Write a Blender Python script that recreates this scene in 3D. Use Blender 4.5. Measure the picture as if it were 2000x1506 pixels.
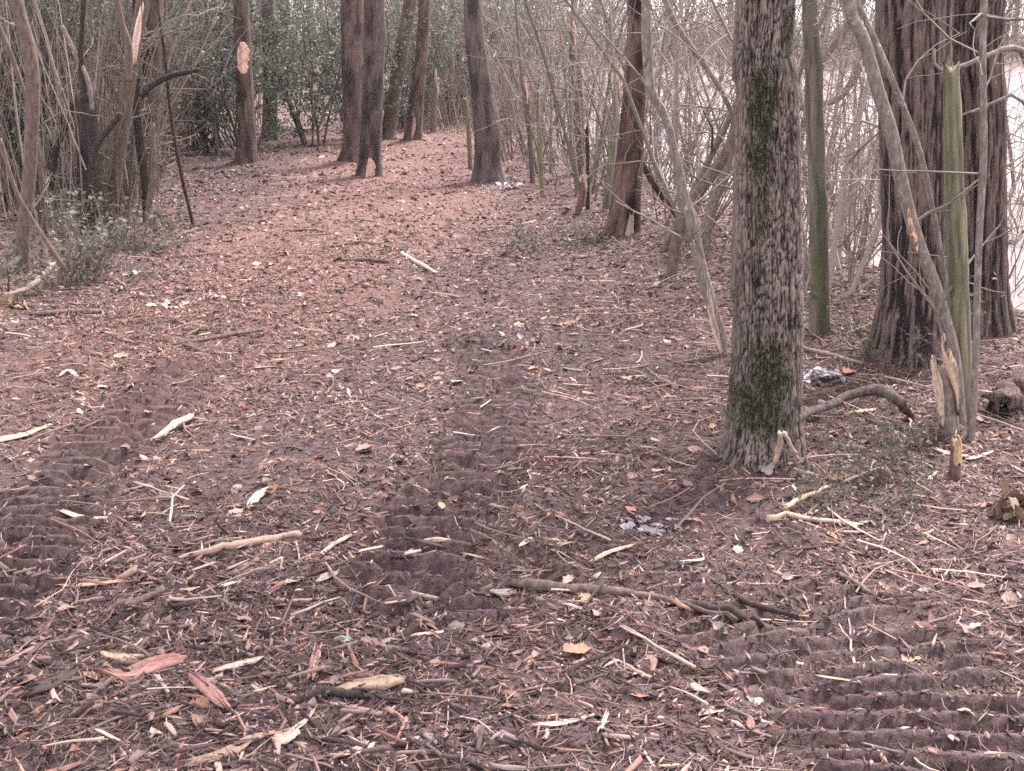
import bpy, math, random
import numpy as np

for o in list(bpy.data.objects):
    bpy.data.objects.remove(o)
SC = bpy.context.scene
COL = SC.collection
R = math.radians
PI = math.pi
rnd = random.Random(11)
rg = np.random.default_rng(5)

# ------------------------------------------------------------------ camera
CAMH, PITCH, F = 1.62, R(15.5), 2500.0          # metres, downwards, focal length in 2000-px-wide pixels
cam_d = bpy.data.cameras.new('camera')
cam_d.sensor_fit = 'HORIZONTAL'
cam_d.sensor_width = 36.0
cam_d.lens = 36.0 * F / 2000.0
cam_d.clip_start, cam_d.clip_end = 0.05, 2000.0
cam = bpy.data.objects.new('camera', cam_d)
COL.objects.link(cam)
cam.location = (0, 0, CAMH)
cam.rotation_euler = (PI / 2 - PITCH, 0, 0)
SC.camera = cam

# ------------------------------------------------------------------ light: overcast daylight
SUN_EL, SUN_AZ = R(57), R(38)                    # azimuth clockwise from +Y: ahead, to the right over the water
w = bpy.data.worlds.new('World')
SC.world = w
w.use_nodes = True
nt = w.node_tree
nt.nodes.clear()
sky = nt.nodes.new('ShaderNodeTexSky')
sky.sky_type = 'NISHITA'
sky.sun_disc = False
sky.sun_elevation = SUN_EL
sky.sun_rotation = SUN_AZ
hs = nt.nodes.new('ShaderNodeHueSaturation')
hs.inputs['Saturation'].default_value = 0.10       # cloud cover: grey instead of blue
tint = nt.nodes.new('ShaderNodeMix')
tint.data_type = 'RGBA'
tint.blend_type = 'MULTIPLY'
tint.inputs[0].default_value = 1.0
tint.inputs[7].default_value = (1.0, 0.915, 0.965, 1)
bg = nt.nodes.new('ShaderNodeBackground')
bg.inputs['Strength'].default_value = 0.09
wo = nt.nodes.new('ShaderNodeOutputWorld')
nt.links.new(sky.outputs[0], hs.inputs['Color'])
nt.links.new(hs.outputs[0], tint.inputs[6])
nt.links.new(tint.outputs[2], bg.inputs['Color'])
nt.links.new(bg.outputs[0], wo.inputs[0])

sd = bpy.data.lights.new('sun', 'SUN')
sd.energy = 1.5
sd.angle = R(14)
sd.color = (1.0, 0.93, 0.90)
sun = bpy.data.objects.new('sun', sd)
COL.objects.link(sun)
# direction the light comes from
sx, sy, sz = math.sin(SUN_AZ) * math.cos(SUN_EL), math.cos(SUN_AZ) * math.cos(SUN_EL), math.sin(SUN_EL)
from mathutils import Vector
sun.rotation_euler = Vector((sx, sy, sz)).to_track_quat('Z', 'Y').to_euler()

SC.view_settings.view_transform = 'Standard'
SC.view_settings.look = 'None'
SC.view_settings.exposure = 3.15
SC.view_settings.gamma = 1.0
SC.view_settings.use_curve_mapping = False
SC.render.engine = 'CYCLES'
SC.cycles.filter_width = 1.6                       # a slightly soft phone lens
SC.cycles.use_denoising = False
SC.cycles.max_bounces = 6
SC.cycles.diffuse_bounces = 3
SC.cycles.glossy_bounces = 2
SC.cycles.transmission_bounces = 2
SC.cycles.volume_bounces = 0
SC.cycles.sample_clamp_indirect = 0.5
SC.cycles.sample_clamp_direct = 1.0
SC.cycles.caustics_reflective = False
SC.cycles.caustics_refractive = False

# ------------------------------------------------------------------ noise
_tab = np.random.default_rng(1).random(65536)
def _h2(ix, iy, s):
    return _tab[(ix * 7919 + iy * 104729 + s * 15485863) & 65535]
def vn2(x, y, s=0):
    ix, iy = np.floor(x).astype(np.int64), np.floor(y).astype(np.int64)
    fx, fy = x - ix, y - iy
    fx, fy = fx * fx * (3 - 2 * fx), fy * fy * (3 - 2 * fy)
    a, b = _h2(ix, iy, s), _h2(ix + 1, iy, s)
    c, d = _h2(ix, iy + 1, s), _h2(ix + 1, iy + 1, s)
    return (a + (b - a) * fx) * (1 - fy) + (c + (d - c) * fx) * fy
def fbm2(x, y, o=4, s=0):
    t, a, n = 0.0, 1.0, 0.0
    for i in range(o):
        t = t + a * (vn2(x, y, s + i) - 0.5)
        n += a
        x, y, a = x * 2.03 + 11.3, y * 2.03 + 5.7, a * 0.5
    return t / n * 2
def sstep(a, b, x):
    t = np.clip((x - a) / (b - a), 0, 1)
    return t * t * (3 - 2 * t)

# ------------------------------------------------------------------ pixels of the photograph -> rays
CP, SP = math.cos(PITCH), math.sin(PITCH)
def ray(px, py):
    u, v = (px - 1000.0) / F, -(py - 753.0) / F
    return np.array((u, CP + v * SP, -SP + v * CP))
def flat(px, py, z=0.0):
    d = ray(px, py)
    t = (z - CAMH) / d[2]
    return np.array((d[0] * t, d[1] * t, z))
def at_y(px, py, Y):
    d = ray(px, py)
    t = Y / d[1]
    return np.array((d[0] * t, Y, CAMH + d[2] * t))

# ------------------------------------------------------------------ the lie of the land
WATER_Z = -0.30
BANK_Y = [-30, 3, 6, 7, 8, 11, 14, 20, 30, 45, 90]
BANK_X = [9.0, 5.2, 3.7, 3.25, 2.75, 1.95, 1.25, 0.45, -0.6, -2.0, -6.0]
def track_line(px):
    return np.array([flat(*p)[:2] for p in px])
# centre line, width, lug spacing, lug height, depth, skew of the lugs, share pressed
TRACKS = [
    (track_line([(1960, 1700), (1850, 1500), (1745, 1370), (1600, 1250), (1420, 1160), (1330, 1060), (1250, 975), (1180, 930)]), 0.76, 0.088, 0.026, 0.024, 0.10, 0.95),
    (track_line([(905, 1260), (790, 1140), (840, 1050), (905, 960), (950, 860), (965, 770), (960, 700), (900, 640)]), 0.42, 0.092, 0.040, 0.030, -0.05, 0.66),
    (track_line([(-120, 1260), (30, 1110), (110, 980), (190, 890), (280, 800), (345, 740), (420, 690)]), 0.42, 0.092, 0.041, 0.030, 0.05, 0.78),
    (track_line([(1420, 930), (1250, 960), (1080, 985), (900, 1010), (700, 1020)]), 0.30, 0.100, 0.016, 0.012, 0.2, 0.12),
    (track_line([(1380, 720), (1180, 660), (1020, 660), (850, 680)]), 0.35, 0.100, 0.016, 0.012, 0.1, 0.40),
]
def tracks_at(x, y):
    """height change and bare-soil mask of the machine tracks"""
    dh = np.zeros_like(x)
    wet = np.zeros_like(x)
    for k, (ln, wd, pitch, amp, sink, skew, share) in enumerate(TRACKS):
        best = np.full(x.shape, 9.0)
        s_at = np.zeros_like(x)
        d_at = np.zeros_like(x)
        s0 = 0.0
        for a, b in zip(ln[:-1], ln[1:]):
            e = b - a
            L = math.hypot(*e)
            e = e / L
            t = np.clip((x - a[0]) * e[0] + (y - a[1]) * e[1], 0, L)
            qx, qy = a[0] + e[0] * t, a[1] + e[1] * t
            d = np.hypot(x - qx, y - qy)
            sg = (x - qx) * e[1] - (y - qy) * e[0]
            m = d < best
            best = np.where(m, d, best)
            s_at = np.where(m, s0 + t, s_at)
            d_at = np.where(m, sg, d_at)
            s0 += L
        jag = 0.025 * fbm2(x * 7, y * 7, 2, 40 + k)
        m = 1 - sstep(wd * 0.5 - 0.11, wd * 0.5 + 0.04, best + jag)
        ends = sstep(0.0, 0.25, s_at) * (1 - sstep(s0 - 0.35, s0, s_at))
        m = m * ends
        n = fbm2(x * 2.6, y * 2.6, 3, 60 + k)
        press = sstep(0.10 - share, 0.55 - share, n)
        ph = (s_at + skew * d_at + 0.010 * fbm2(x * 4, y * 4, 2, 70 + k) + 0.002 * fbm2(x * 17, y * 17, 3, 75 + k)) / pitch
        fr = ph - np.floor(ph)
        lug = sstep(0.10, 0.26, fr) * (1 - sstep(0.46, 0.62, fr))
        if k == 0:
            press = press * (1 - 0.8 * sstep(1.0, 1.7, s_at))
        gapn = sstep(-0.75, -0.35, fbm2(x * 8 + 3, y * 8, 2, 80 + k))
        dh += m * (-sink + amp * lug * press * gapn * 1.6)
        berm = np.exp(-((best - wd * 0.5 - 0.04) / 0.06) ** 2) * ends
        dh += berm * 0.016 * (0.5 + fbm2(x * 6, y * 6, 2, 90 + k))
        wet = np.maximum(wet, m * (0.25 + 0.65 * press) * (0.75 + 0.25 * gapn))
    return dh, wet
OAK = flat(1489, 885)
FEET = [(*flat(a, b)[:2], 0.5 * c / F * flat(a, b)[1] * 1.03) for a, b, c in [(43, 536, 28), (176, 462, 48), (212, 452, 30), (484, 322, 44), (527, 278, 34), (692, 318, 56), (722, 342, 50), (757, 270, 34), (806, 279, 36), (950, 352, 60), (1215, 455, 62), (1603, 652, 40), (1778, 688, 130), (1910, 640, 120), (1876, 820, 42), (1852, 846, 44)]]
def ground_h(x, y, fine=True):
    x, y = np.asarray(x, float), np.asarray(y, float)
    h = 0.05 * fbm2(x * 0.45, y * 0.45, 3, 3) + 0.02 * fbm2(x * 1.7, y * 1.7, 3, 9)
    near = 1 / (1 + (np.maximum(y, 0) / 14.0) ** 2)
    if fine:
        dh, wet = tracks_at(x, y)
        near = near * (1 - 0.80 * np.clip(wet * 1.3, 0, 1))
        h = h + near * (0.020 * fbm2(x * 5.5, y * 5.5, 3, 13) + 0.019 * fbm2(x * 15, y * 15, 3, 17) + 0.008 * fbm2(x * 34, y * 34, 2, 19)
                        + 0.016 * np.maximum(fbm2(x * 11, y * 11, 2, 23) - 0.1, 0))
        h = h + dh
    # soil heaped round the oak's foot
    d = np.hypot(x - OAK[0], y - OAK[1])
    h = h + 0.10 * np.exp(-(d / 0.34) ** 2)
    d2 = np.hypot((x - OAK[0] - 0.10) / 0.45, (y - OAK[1] + 0.42) / 0.22)
    h = h + 0.05 * np.exp(-d2 ** 2) * (1 + 0.8 * fbm2(x * 12, y * 12, 2, 29))
    for (fx, fy, fr_) in FEET:
        dd = np.hypot(x - fx, y - fy)
        h = h + np.where(dd < 6 * fr_, 0.045 * np.exp(-(dd / (2.3 * fr_)) ** 2), 0)
    # left verge rises a little into the thicket
    vx = np.interp(y, [0, 4, 7, 10, 12.5, 16, 18, 40], [-3.4, -2.7, -2.65, -2.95, -3.35, -4.1, -4.1, -7])
    h = h + 0.12 * sstep(0, 1.6, vx - x)
    # the bank of the flooded hollow, and its far side
    bx = np.interp(y, BANK_Y, BANK_X) + 0.5 * fbm2(x * 0.5, y * 0.5, 3, 31)
    dip = sstep(0.0, 1.8, x - bx) * (1 - sstep(70, 84, y + 0.3 * np.abs(x)))
    isl = sstep(0.22, 0.55, fbm2(x * 0.33 + 4, y * 0.20, 3, 35)) * sstep(0.8, 2.5, x - bx)
    h = h - 0.95 * dip * (1 - 0.78 * isl)
    return h
def gz(x, y):
    return float(ground_h(np.array([x]), np.array([y]))[0])
def gp(px, py):
    """the point of the ground that shows at this pixel of the photograph"""
    p = flat(px, py)
    for _ in range(4):
        p = flat(px, py, gz(p[0], p[1]))
    return p

# ------------------------------------------------------------------ mesh helpers
def build(name, V, Q=None, T=None, mat=None, parent=None, col=None, smooth=False, attrs=None, at=None):
    V = np.asarray(V, np.float32).reshape(-1, 3)
    Q = np.zeros((0, 4), np.int32) if Q is None else np.asarray(Q, np.int32).reshape(-1, 4)
    T = np.zeros((0, 3), np.int32) if T is None else np.asarray(T, np.int32).reshape(-1, 3)
    me = bpy.data.meshes.new(name)
    me.vertices.add(len(V))
    me.vertices.foreach_set('co', V.ravel())
    nq, ntr = len(Q), len(T)
    me.loops.add(nq * 4 + ntr * 3)
    me.loops.foreach_set('vertex_index', np.concatenate([Q.ravel(), T.ravel()]).astype(np.int32))
    me.polygons.add(nq + ntr)
    me.polygons.foreach_set('loop_start', np.concatenate([np.arange(nq) * 4, nq * 4 + np.arange(ntr) * 3]).astype(np.int32))
    me.update(calc_edges=True)
    if smooth:
        me.polygons.foreach_set('use_smooth', np.ones(nq + ntr, bool))
    if col is not None:
        a = me.color_attributes.new('tone', 'FLOAT_COLOR', 'POINT')
        c = np.ones((len(V), 4), np.float32)
        c[:, :3] = col
        a.data.foreach_set('color', c.ravel())
    for k, v in (attrs or {}).items():
        a = me.attributes.new(k, 'FLOAT', 'POINT')
        a.data.foreach_set('value', np.asarray(v, np.float32))
    if mat:
        me.materials.append(mat)
    o = bpy.data.objects.new(name, me)
    COL.objects.link(o)
    if parent:
        o.parent = parent
    if at is not None:
        o.location = at
    return o

class MB:
    """collects geometry for ONE mesh object"""
    def __init__(s):
        s.V, s.Q, s.T, s.C, s.n = [], [], [], [], 0
    def add(s, V, Q=None, T=None, col=None):
        V = np.asarray(V, float).reshape(-1, 3)
        if Q is not None and len(Q):
            s.Q.append(np.asarray(Q) + s.n)
        if T is not None and len(T):
            s.T.append(np.asarray(T) + s.n)
        s.V.append(V)
        s.C.append(np.broadcast_to(np.asarray(col if col is not None else (1, 1, 1), float), (len(V), 3)))
        s.n += len(V)
    def build(s, name, mat, parent=None, smooth=False, at=None):
        return build(name, np.concatenate(s.V), np.concatenate(s.Q) if s.Q else None, np.concatenate(s.T) if s.T else None,
                     mat, parent, np.concatenate(s.C), smooth, at=at)

def tubes(P, Rr, sides=5, cap=True, rough=0.0, seed=0):
    """P (N,k,3), Rr (N,k): N tubes at once -> V, Q, T"""
    P = np.asarray(P, float)
    Rr = np.asarray(Rr, float)
    if P.ndim == 2:
        P, Rr = P[None], Rr[None]
    N, k, _ = P.shape
    t = np.gradient(P, axis=1)
    t /= np.linalg.norm(t, axis=2, keepdims=True) + 1e-9
    mt = t.mean(axis=1)
    ref = np.where(np.abs(mt[:, 2:3]) > 0.8, np.array([[1., 0, 0]]), np.array([[0., 0, 1]]))[:, None, :]
    u = np.cross(t, ref)
    u /= np.linalg.norm(u, axis=2, keepdims=True) + 1e-9
    v = np.cross(t, u)
    a = np.arange(sides) * 2 * PI / sides
    rr = Rr[:, :, None]
    if rough:
        rr = rr * (1 + rough * np.random.default_rng(seed).normal(0, 1, (N, k, sides)).clip(-2, 2))
    else:
        rr = np.repeat(rr, sides, 2)
    V = P[:, :, None, :] + rr[..., None] * (np.cos(a)[None, None, :, None] * u[:, :, None, :] + np.sin(a)[None, None, :, None] * v[:, :, None, :])
    base = (np.arange(N) * k * sides)[:, None, None]
    r = np.arange(k - 1)[None, :, None] * sides
    j = np.arange(sides)[None, None, :]
    j2 = (j + 1) % sides
    Q = np.stack([base + r + j, base + r + j2, base + r + sides + j2, base + r + sides + j], -1).reshape(-1, 4)
    V = V.reshape(-1, 3)
    T = None
    if cap:
        nV = len(V)
        cs = np.concatenate([P[:, 0], P[:, -1]])
        ci0 = nV + np.arange(N)[:, None]
        ci1 = nV + N + np.arange(N)[:, None]
        b0 = (np.arange(N) * k * sides)[:, None]
        jj = np.arange(sides)[None]
        jn = (jj + 1) % sides
        T0 = np.stack([np.broadcast_to(ci0, (N, sides)), b0 + jn, b0 + jj], -1).reshape(-1, 3)
        b1 = b0 + (k - 1) * sides
        T1 = np.stack([np.broadcast_to(ci1, (N, sides)), b1 + jj, b1 + jn], -1).reshape(-1, 3)
        V = np.concatenate([V, cs])
        T = np.concatenate([T0, T1])
    return V, Q, T

def smooth_line(P, n):
    """Catmull-Rom through the rows of P, n points"""
    P = np.asarray(P, float)
    k = len(P)
    if k == 2:
        t = np.linspace(0, 1, n)[:, None]
        return P[0] * (1 - t) + P[1] * t
    E = np.concatenate([[2 * P[0] - P[1]], P, [2 * P[-1] - P[-2]]])
    seg = np.linalg.norm(np.diff(P[:, :3], axis=0), axis=1)
    cum = np.concatenate([[0], np.cumsum(seg)])
    s = np.linspace(0, cum[-1], n)
    i = np.clip(np.searchsorted(cum, s, 'right') - 1, 0, k - 2)
    t = ((s - cum[i]) / (seg[i] + 1e-9))[:, None]
    a, b, c, d = E[i], E[i + 1], E[i + 2], E[i + 3]
    return 0.5 * (2 * b + (c - a) * t + (2 * a - 5 * b + 4 * c - d) * t ** 2 + (3 * b - a - 3 * c + d) * t ** 3)

def tag(o, label=None, cat=None, group=None, kind=None):
    if label: o['label'] = label
    if cat: o['category'] = cat
    if group: o['group'] = group
    if kind: o['kind'] = kind
    return o
def thing(name, label, cat, loc, group=None):
    o = bpy.data.objects.new(name, None)
    o.empty_display_size = 0.1
    COL.objects.link(o)
    o.location = tuple(float(v) for v in loc)
    return tag(o, label, cat, group)
def copy_thing(root, loc, rz=0.0, sc=1.0, label=None, group=None, tilt=(0, 0)):
    c = root.copy()
    COL.objects.link(c)
    c.location = tuple(float(v) for v in loc)
    c.rotation_euler = (tilt[0], tilt[1], rz)
    c.scale = (sc, sc, sc)
    if label: c['label'] = label
    if group: c['group'] = group
    for ch in root.children:
        d = ch.copy()
        COL.objects.link(d)
        d.parent = c
        for g in ch.children:
            e = g.copy()
            COL.objects.link(e)
            e.parent = d
    return c

# ------------------------------------------------------------------ materials
def new_mat(name, rough=0.9, spec=0.25):
    m = bpy.data.materials.new(name)
    m.use_nodes = True
    b = m.node_tree.nodes['Principled BSDF']
    b.inputs['Roughness'].default_value = rough
    b.inputs['Specular IOR Level'].default_value = spec
    return m, m.node_tree, b
def N(t, kind, **kw):
    n = t.nodes.new(kind)
    for k, v in kw.items():
        setattr(n, k, v)
    return n
def mixc(t, fac, a, b, mode='MIX'):
    n = N(t, 'ShaderNodeMix', data_type='RGBA', blend_type=mode)
    for s, v in ((n.inputs[0], fac), (n.inputs[6], a), (n.inputs[7], b)):
        if hasattr(v, 'links') or hasattr(v, 'is_linked'):
            t.links.new(v, s)
        else:
            s.default_value = v if isinstance(v, (int, float)) else (*v, 1)
    return n.outputs[2]
def noise(t, vec, scale, detail=4, rough=0.55):
    n = N(t, 'ShaderNodeTexNoise')
    n.inputs['Scale'].default_value = scale
    n.inputs['Detail'].default_value = detail
    n.inputs['Roughness'].default_value = rough
    t.links.new(vec, n.inputs['Vector'])
    return n.outputs['Fac']
def ramp(t, fac, stops):
    n = N(t, 'ShaderNodeValToRGB')
    el = n.color_ramp.elements
    while len(el) < len(stops):
        el.new(0.5)
    for e, (p, c) in zip(el, stops):
        e.position = p
        e.color = (*c, 1) if not isinstance(c, (int, float)) else (c, c, c, 1)
    t.links.new(fac, n.inputs[0])
    return n.outputs['Color']
def coords(t, scale=(1, 1, 1)):
    c = N(t, 'ShaderNodeTexCoord')
    mp = N(t, 'ShaderNodeMapping')
    mp.inputs['Scale'].default_value = scale
    t.links.new(c.outputs['Object'], mp.inputs[0])
    return mp.outputs[0]
def attr(t, name, out='Fac'):
    n = N(t, 'ShaderNodeAttribute')
    n.attribute_name = name
    return n.outputs[out]
def bump(t, b, h, strength, dist):
    n = N(t, 'ShaderNodeBump')
    n.inputs['Strength'].default_value = strength
    n.inputs['Distance'].default_value = dist
    t.links.new(h, n.inputs['Height'])
    t.links.new(n.outputs[0], b.inputs['Normal'])

def bark_mat(name, dark, mid, light, zs=0.16, sc=60, moss=(0.030, 0.045, 0.014), lichen=None, lich=0.0, bstr=0.6, bdist=0.01, green=None, greenamt=0.0):
    m, t, b = new_mat(name, 0.92, 0.2)
    v = coords(t, (1, 1, zs))
    v1 = coords(t)
    n1 = noise(t, v, sc, 5, 0.6)
    n2 = noise(t, v1, 9, 4)
    c = ramp(t, n1, [(0.30, dark), (0.50, mid), (0.68, light)])
    c = mixc(t, ramp(t, n2, [(0.35, 0.0), (0.7, 0.55)]), c, mid)
    # plates stand out of dark fissures where the mesh carries them
    pl = attr(t, 'plate')
    has = attr(t, 'plated')
    pc = mixc(t, ramp(t, pl, [(0.08, 0.0), (0.85, 1.0)]), dark, mixc(t, 0.35, c, light))
    c = mixc(t, has, c, pc)
    if lichen:
        n3 = noise(t, v1, 26, 5, 0.65)
        c = mixc(t, ramp(t, n3, [(0.62 - lich, 0.0), (0.70 - lich, 0.85)]), c, lichen)
    if green:
        n4 = noise(t, v1, 5, 3, 0.6)
        c = mixc(t, ramp(t, n4, [(0.55 - greenamt, 0.0), (0.75 - greenamt, 0.9)]), c, green)
    c = mixc(t, attr(t, 'char'), c, (0.012, 0.010, 0.010))
    n5 = noise(t, v1, 70, 4, 0.6)
    mm = N(t, 'ShaderNodeMath', operation='MULTIPLY')
    t.links.new(attr(t, 'moss'), mm.inputs[0])
    t.links.new(ramp(t, n5, [(0.30, 0.3), (0.60, 1.0)]), mm.inputs[1])
    c = mixc(t, mm.outputs[0], c, moss)
    t.links.new(c, b.inputs['Base Color'])
    bump(t, b, n1, bstr, bdist)
    return m
def tone_mat(name, rough=0.85, spec=0.25, grain=(60, 1.0), var=0.5, bstr=0.3, trans=None):
    """colour from each piece's own tone attribute, with grain"""
    m, t, b = new_mat(name, rough, spec)
    v = coords(t)
    n1 = noise(t, v, grain[0], 4, 0.65)
    c = attr(t, 'tone', 'Color')
    c = mixc(t, 1.0, c, ramp(t, n1, [(0.25, 1.0 - var), (0.75, 1.0 + var * 0.4)]), 'MULTIPLY')
    t.links.new(c, b.inputs['Base Color'])
    if bstr:
        bump(t, b, n1, bstr, 0.004)
    if trans:
        tr = N(t, 'ShaderNodeBsdfTranslucent')
        t.links.new(c, tr.inputs[0])
        ms = N(t, 'ShaderNodeMixShader')
        ms.inputs[0].default_value = trans
        out = t.nodes['Material Output']
        t.links.new(b.outputs[0], ms.inputs[1])
        t.links.new(tr.outputs[0], ms.inputs[2])
        t.links.new(ms.outputs[0], out.inputs[0])
    return m

M_OAK = bark_mat('oak_bark', (0.012, 0.010, 0.009), (0.105, 0.084, 0.073), (0.250, 0.206, 0.184), 0.3, 90, moss=(0.018, 0.025, 0.010), lichen=(0.24, 0.205, 0.19), lich=-0.06)
M_CYP = bark_mat('stringy_bark', (0.013, 0.010, 0.009), (0.090, 0.065, 0.058), (0.215, 0.162, 0.148), 0.12, 110, bstr=0.9, bdist=0.02)
M_RED = bark_mat('red_bark', (0.022, 0.013, 0.012), (0.110, 0.066, 0.056), (0.21, 0.140, 0.122), 0.09, 55, bstr=0.8, bdist=0.015)
M_PINE = bark_mat('dark_bark', (0.022, 0.017, 0.016), (0.082, 0.064, 0.058), (0.155, 0.125, 0.115), 0.14, 60, bstr=0.8, bdist=0.015, green=(0.09, 0.095, 0.06), greenamt=-0.08)
M_PINER = bark_mat('reddish_bark', (0.026, 0.018, 0.017), (0.105, 0.074, 0.065), (0.19, 0.140, 0.125), 0.14, 60, bstr=0.8, bdist=0.015)
M_GREY = bark_mat('grey_sapling_bark', (0.07, 0.058, 0.052), (0.150, 0.125, 0.112), (0.25, 0.22, 0.20), 0.35, 60, lichen=(0.30, 0.32, 0.28), lich=0.02, bstr=0.3)
M_BROWNS = bark_mat('brown_sapling_bark', (0.045, 0.033, 0.028), (0.105, 0.078, 0.064), (0.17, 0.13, 0.105), 0.3, 50, bstr=0.35, green=(0.075, 0.085, 0.045), greenamt=-0.05)
M_DARKS = bark_mat('dark_stem_bark', (0.012, 0.009, 0.009), (0.032, 0.024, 0.022), (0.060, 0.046, 0.042), 0.3, 50, bstr=0.35)
M_GREEN = bark_mat('algae_green_bark', (0.055, 0.054, 0.034), (0.135, 0.130, 0.080), (0.23, 0.215, 0.145), 0.10, 45, green=(0.105, 0.122, 0.048), greenamt=-0.05, bstr=0.4)
M_MOSSY = bark_mat('mossy_post_bark', (0.045, 0.040, 0.030), (0.115, 0.100, 0.082), (0.20, 0.175, 0.15), 0.12, 50, moss=(0.050, 0.066, 0.020), bstr=0.5)
M_WOOD = tone_mat('torn_wood', 0.75, 0.3, (55, 1), 0.40, 0.35)
M_CHIP = tone_mat('wood_litter', 0.88, 0.22, (130, 1), 0.45, 0.25)
M_LEAFLIT = tone_mat('dead_leaf', 0.7, 0.3, (90, 1), 0.35, 0.2)
M_TWIG = tone_mat('bare_twig', 0.85, 0.2, (40, 1), 0.35, 0.0)
M_LEAF = tone_mat('evergreen_leaf', 0.55, 0.35, (14, 1), 0.3, 0.0, trans=0.36)
M_MOSS = tone_mat('moss', 0.95, 0.1, (50, 1), 0.4, 0.0)

def ground_mat():
    m, t, b = new_mat('forest_soil', 0.88, 0.25)
    v = coords(t)
    n1 = noise(t, v, 3.2, 6, 0.62)
    n2 = noise(t, v, 34, 6, 0.66)
    n3 = noise(t, v, 130, 4, 0.6)
    c = ramp(t, n2, [(0.30, (0.018, 0.012, 0.012)), (0.48, (0.060, 0.038, 0.037)), (0.62, (0.112, 0.073, 0.070)), (0.78, (0.190, 0.135, 0.130))])
    c = mixc(t, ramp(t, n1, [(0.38, 0.0), (0.62, 0.5)]), c, (0.062, 0.040, 0.038))
    red = mixc(t, ramp(t, n3, [(0.35, 0.0), (0.65, 1.0)]), (0.058, 0.029, 0.026), (0.165, 0.093, 0.080))
    c = mixc(t, attr(t, 'red'), c, red)
    lit = mixc(t, ramp(t, n3, [(0.35, 0.0), (0.65, 1.0)]), (0.055, 0.037, 0.032), (0.20, 0.140, 0.122))
    c = mixc(t, attr(t, 'wood_floor'), c, lit)
    soil = mixc(t, ramp(t, n2, [(0.35, 0.0), (0.68, 1.0)]), (0.034, 0.022, 0.023), (0.112, 0.074, 0.075))
    wm = N(t, 'ShaderNodeMath', operation='MULTIPLY')
    wm.inputs[1].default_value = 0.62
    t.links.new(attr(t, 'wet'), wm.inputs[0])
    c = mixc(t, wm.outputs[0], c, soil)
    t.links.new(c, b.inputs['Base Color'])
    ad = N(t, 'ShaderNodeMath', operation='ADD')
    t.links.new(n2, ad.inputs[0])
    sc = N(t, 'ShaderNodeMath', operation='MULTIPLY')
    sc.inputs[1].default_value = 0.35
    t.links.new(n3, sc.inputs[0])
    t.links.new(sc.outputs[0], ad.inputs[1])
    bump(t, b, ad.outputs[0], 0.9, 0.016)
    return m
M_GROUND = ground_mat()

def water_mat():
    m, t, b = new_mat('still_water', 0.22, 0.5)
    b.inputs['Base Color'].default_value = (0.16, 0.125, 0.115, 1)
    b.inputs['IOR'].default_value = 1.33
    v = coords(t, (0.35, 1.6, 1))
    n1 = noise(t, v, 2.2, 5, 0.6)
    bump(t, b, n1, 0.35, 0.05)
    return m
M_WATER = water_mat()

def haze_box():
    x0, x1, y0, y1, z0, z1 = -640, 640, -75, 640, -2.6, 27.0
    V = [(x, y, z) for z in (z0, z1) for y in (y0, y1) for x in (x0, x1)]
    Q = [(0, 2, 3, 1), (4, 5, 7, 6), (0, 1, 5, 4), (1, 3, 7, 5), (3, 2, 6, 7), (2, 0, 4, 6)]
    m = bpy.data.materials.new('damp_air')
    m.use_nodes = True
    t = m.node_tree
    t.nodes.remove(t.nodes['Principled BSDF'])
    v = t.nodes.new('ShaderNodeVolumePrincipled')
    v.inputs['Color'].default_value = (0.93, 0.93, 0.93, 1)
    v.inputs['Density'].default_value = 0.00045
    t.links.new(v.outputs[0], t.nodes['Material Output'].inputs['Volume'])
    tag(build('haze', V, Q, None, m), 'thin pale damp air between the far trees', None, None, 'stuff')
haze_box()
# ------------------------------------------------------------------ ground and water
def axis(segs):
    out = []
    for a, b, f in segs:
        x = a
        while x < b:
            out.append(x)
            x += f(x)
    return np.array(out)
ys = np.concatenate([-axis([(0.0001, 60, lambda x: 0.05 + 0.12 * x)])[::-1], axis([(0.05, 2.0, lambda x: 0.06), (2.0, 2.5, lambda x: 0.02), (2.5, 7, lambda x: 0.0033 * x), (7, 26, lambda x: 0.0066 * x), (26, 600, lambda x: 0.04 * x)])])
xp = axis([(0.007, 1.45, lambda x: 0.0145), (1.45, 12, lambda x: 0.0145 + (x - 1.45) * 0.028), (12, 600, lambda x: 0.07 * x)])
xs = np.concatenate([-xp[::-1], xp])
GX, GY = np.meshgrid(xs, ys)
gx, gy = GX.ravel(), GY.ravel()
GH = ground_h(gx, gy)
_, WET = tracks_at(gx, gy)
nx, ny = len(xs), len(ys)
ii = (np.arange(ny - 1)[:, None] * nx + np.arange(nx - 1)[None]).reshape(-1)
GQ = np.stack([ii, ii + 1, ii + nx + 1, ii + nx], -1)
def red_at(x, y):
    cx = np.interp(y, [3, 5, 8, 12, 18, 30, 60], [-2.6, -2.0, -1.5, -1.3, -1.3, -3.0, -8.0])
    wd = np.interp(y, [3, 5, 8, 12, 18, 30], [0.5, 0.9, 1.2, 1.5, 1.5, 1.2])
    n = fbm2(x * 1.3, y * 0.8, 3, 101)
    return (1 - sstep(0.55, 1.25, np.abs(x - cx) / wd + 0.5 * n)) * sstep(4.2, 7.0, y + 1.2 * n)
RED = red_at(gx, gy)
def verge_x(y):
    return np.interp(y, [0, 4, 7, 10, 12.5, 16, 18, 40], [-3.4, -2.7, -2.65, -2.95, -3.35, -4.1, -4.1, -7])
WF = np.clip(sstep(-0.2, 0.8, verge_x(gy) - gx) + sstep(-1.2, 0.2, gx - np.interp(gy, BANK_Y, BANK_X)) + sstep(18, 26, gy), 0, 1) * (1 - 0.7 * RED)
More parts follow.
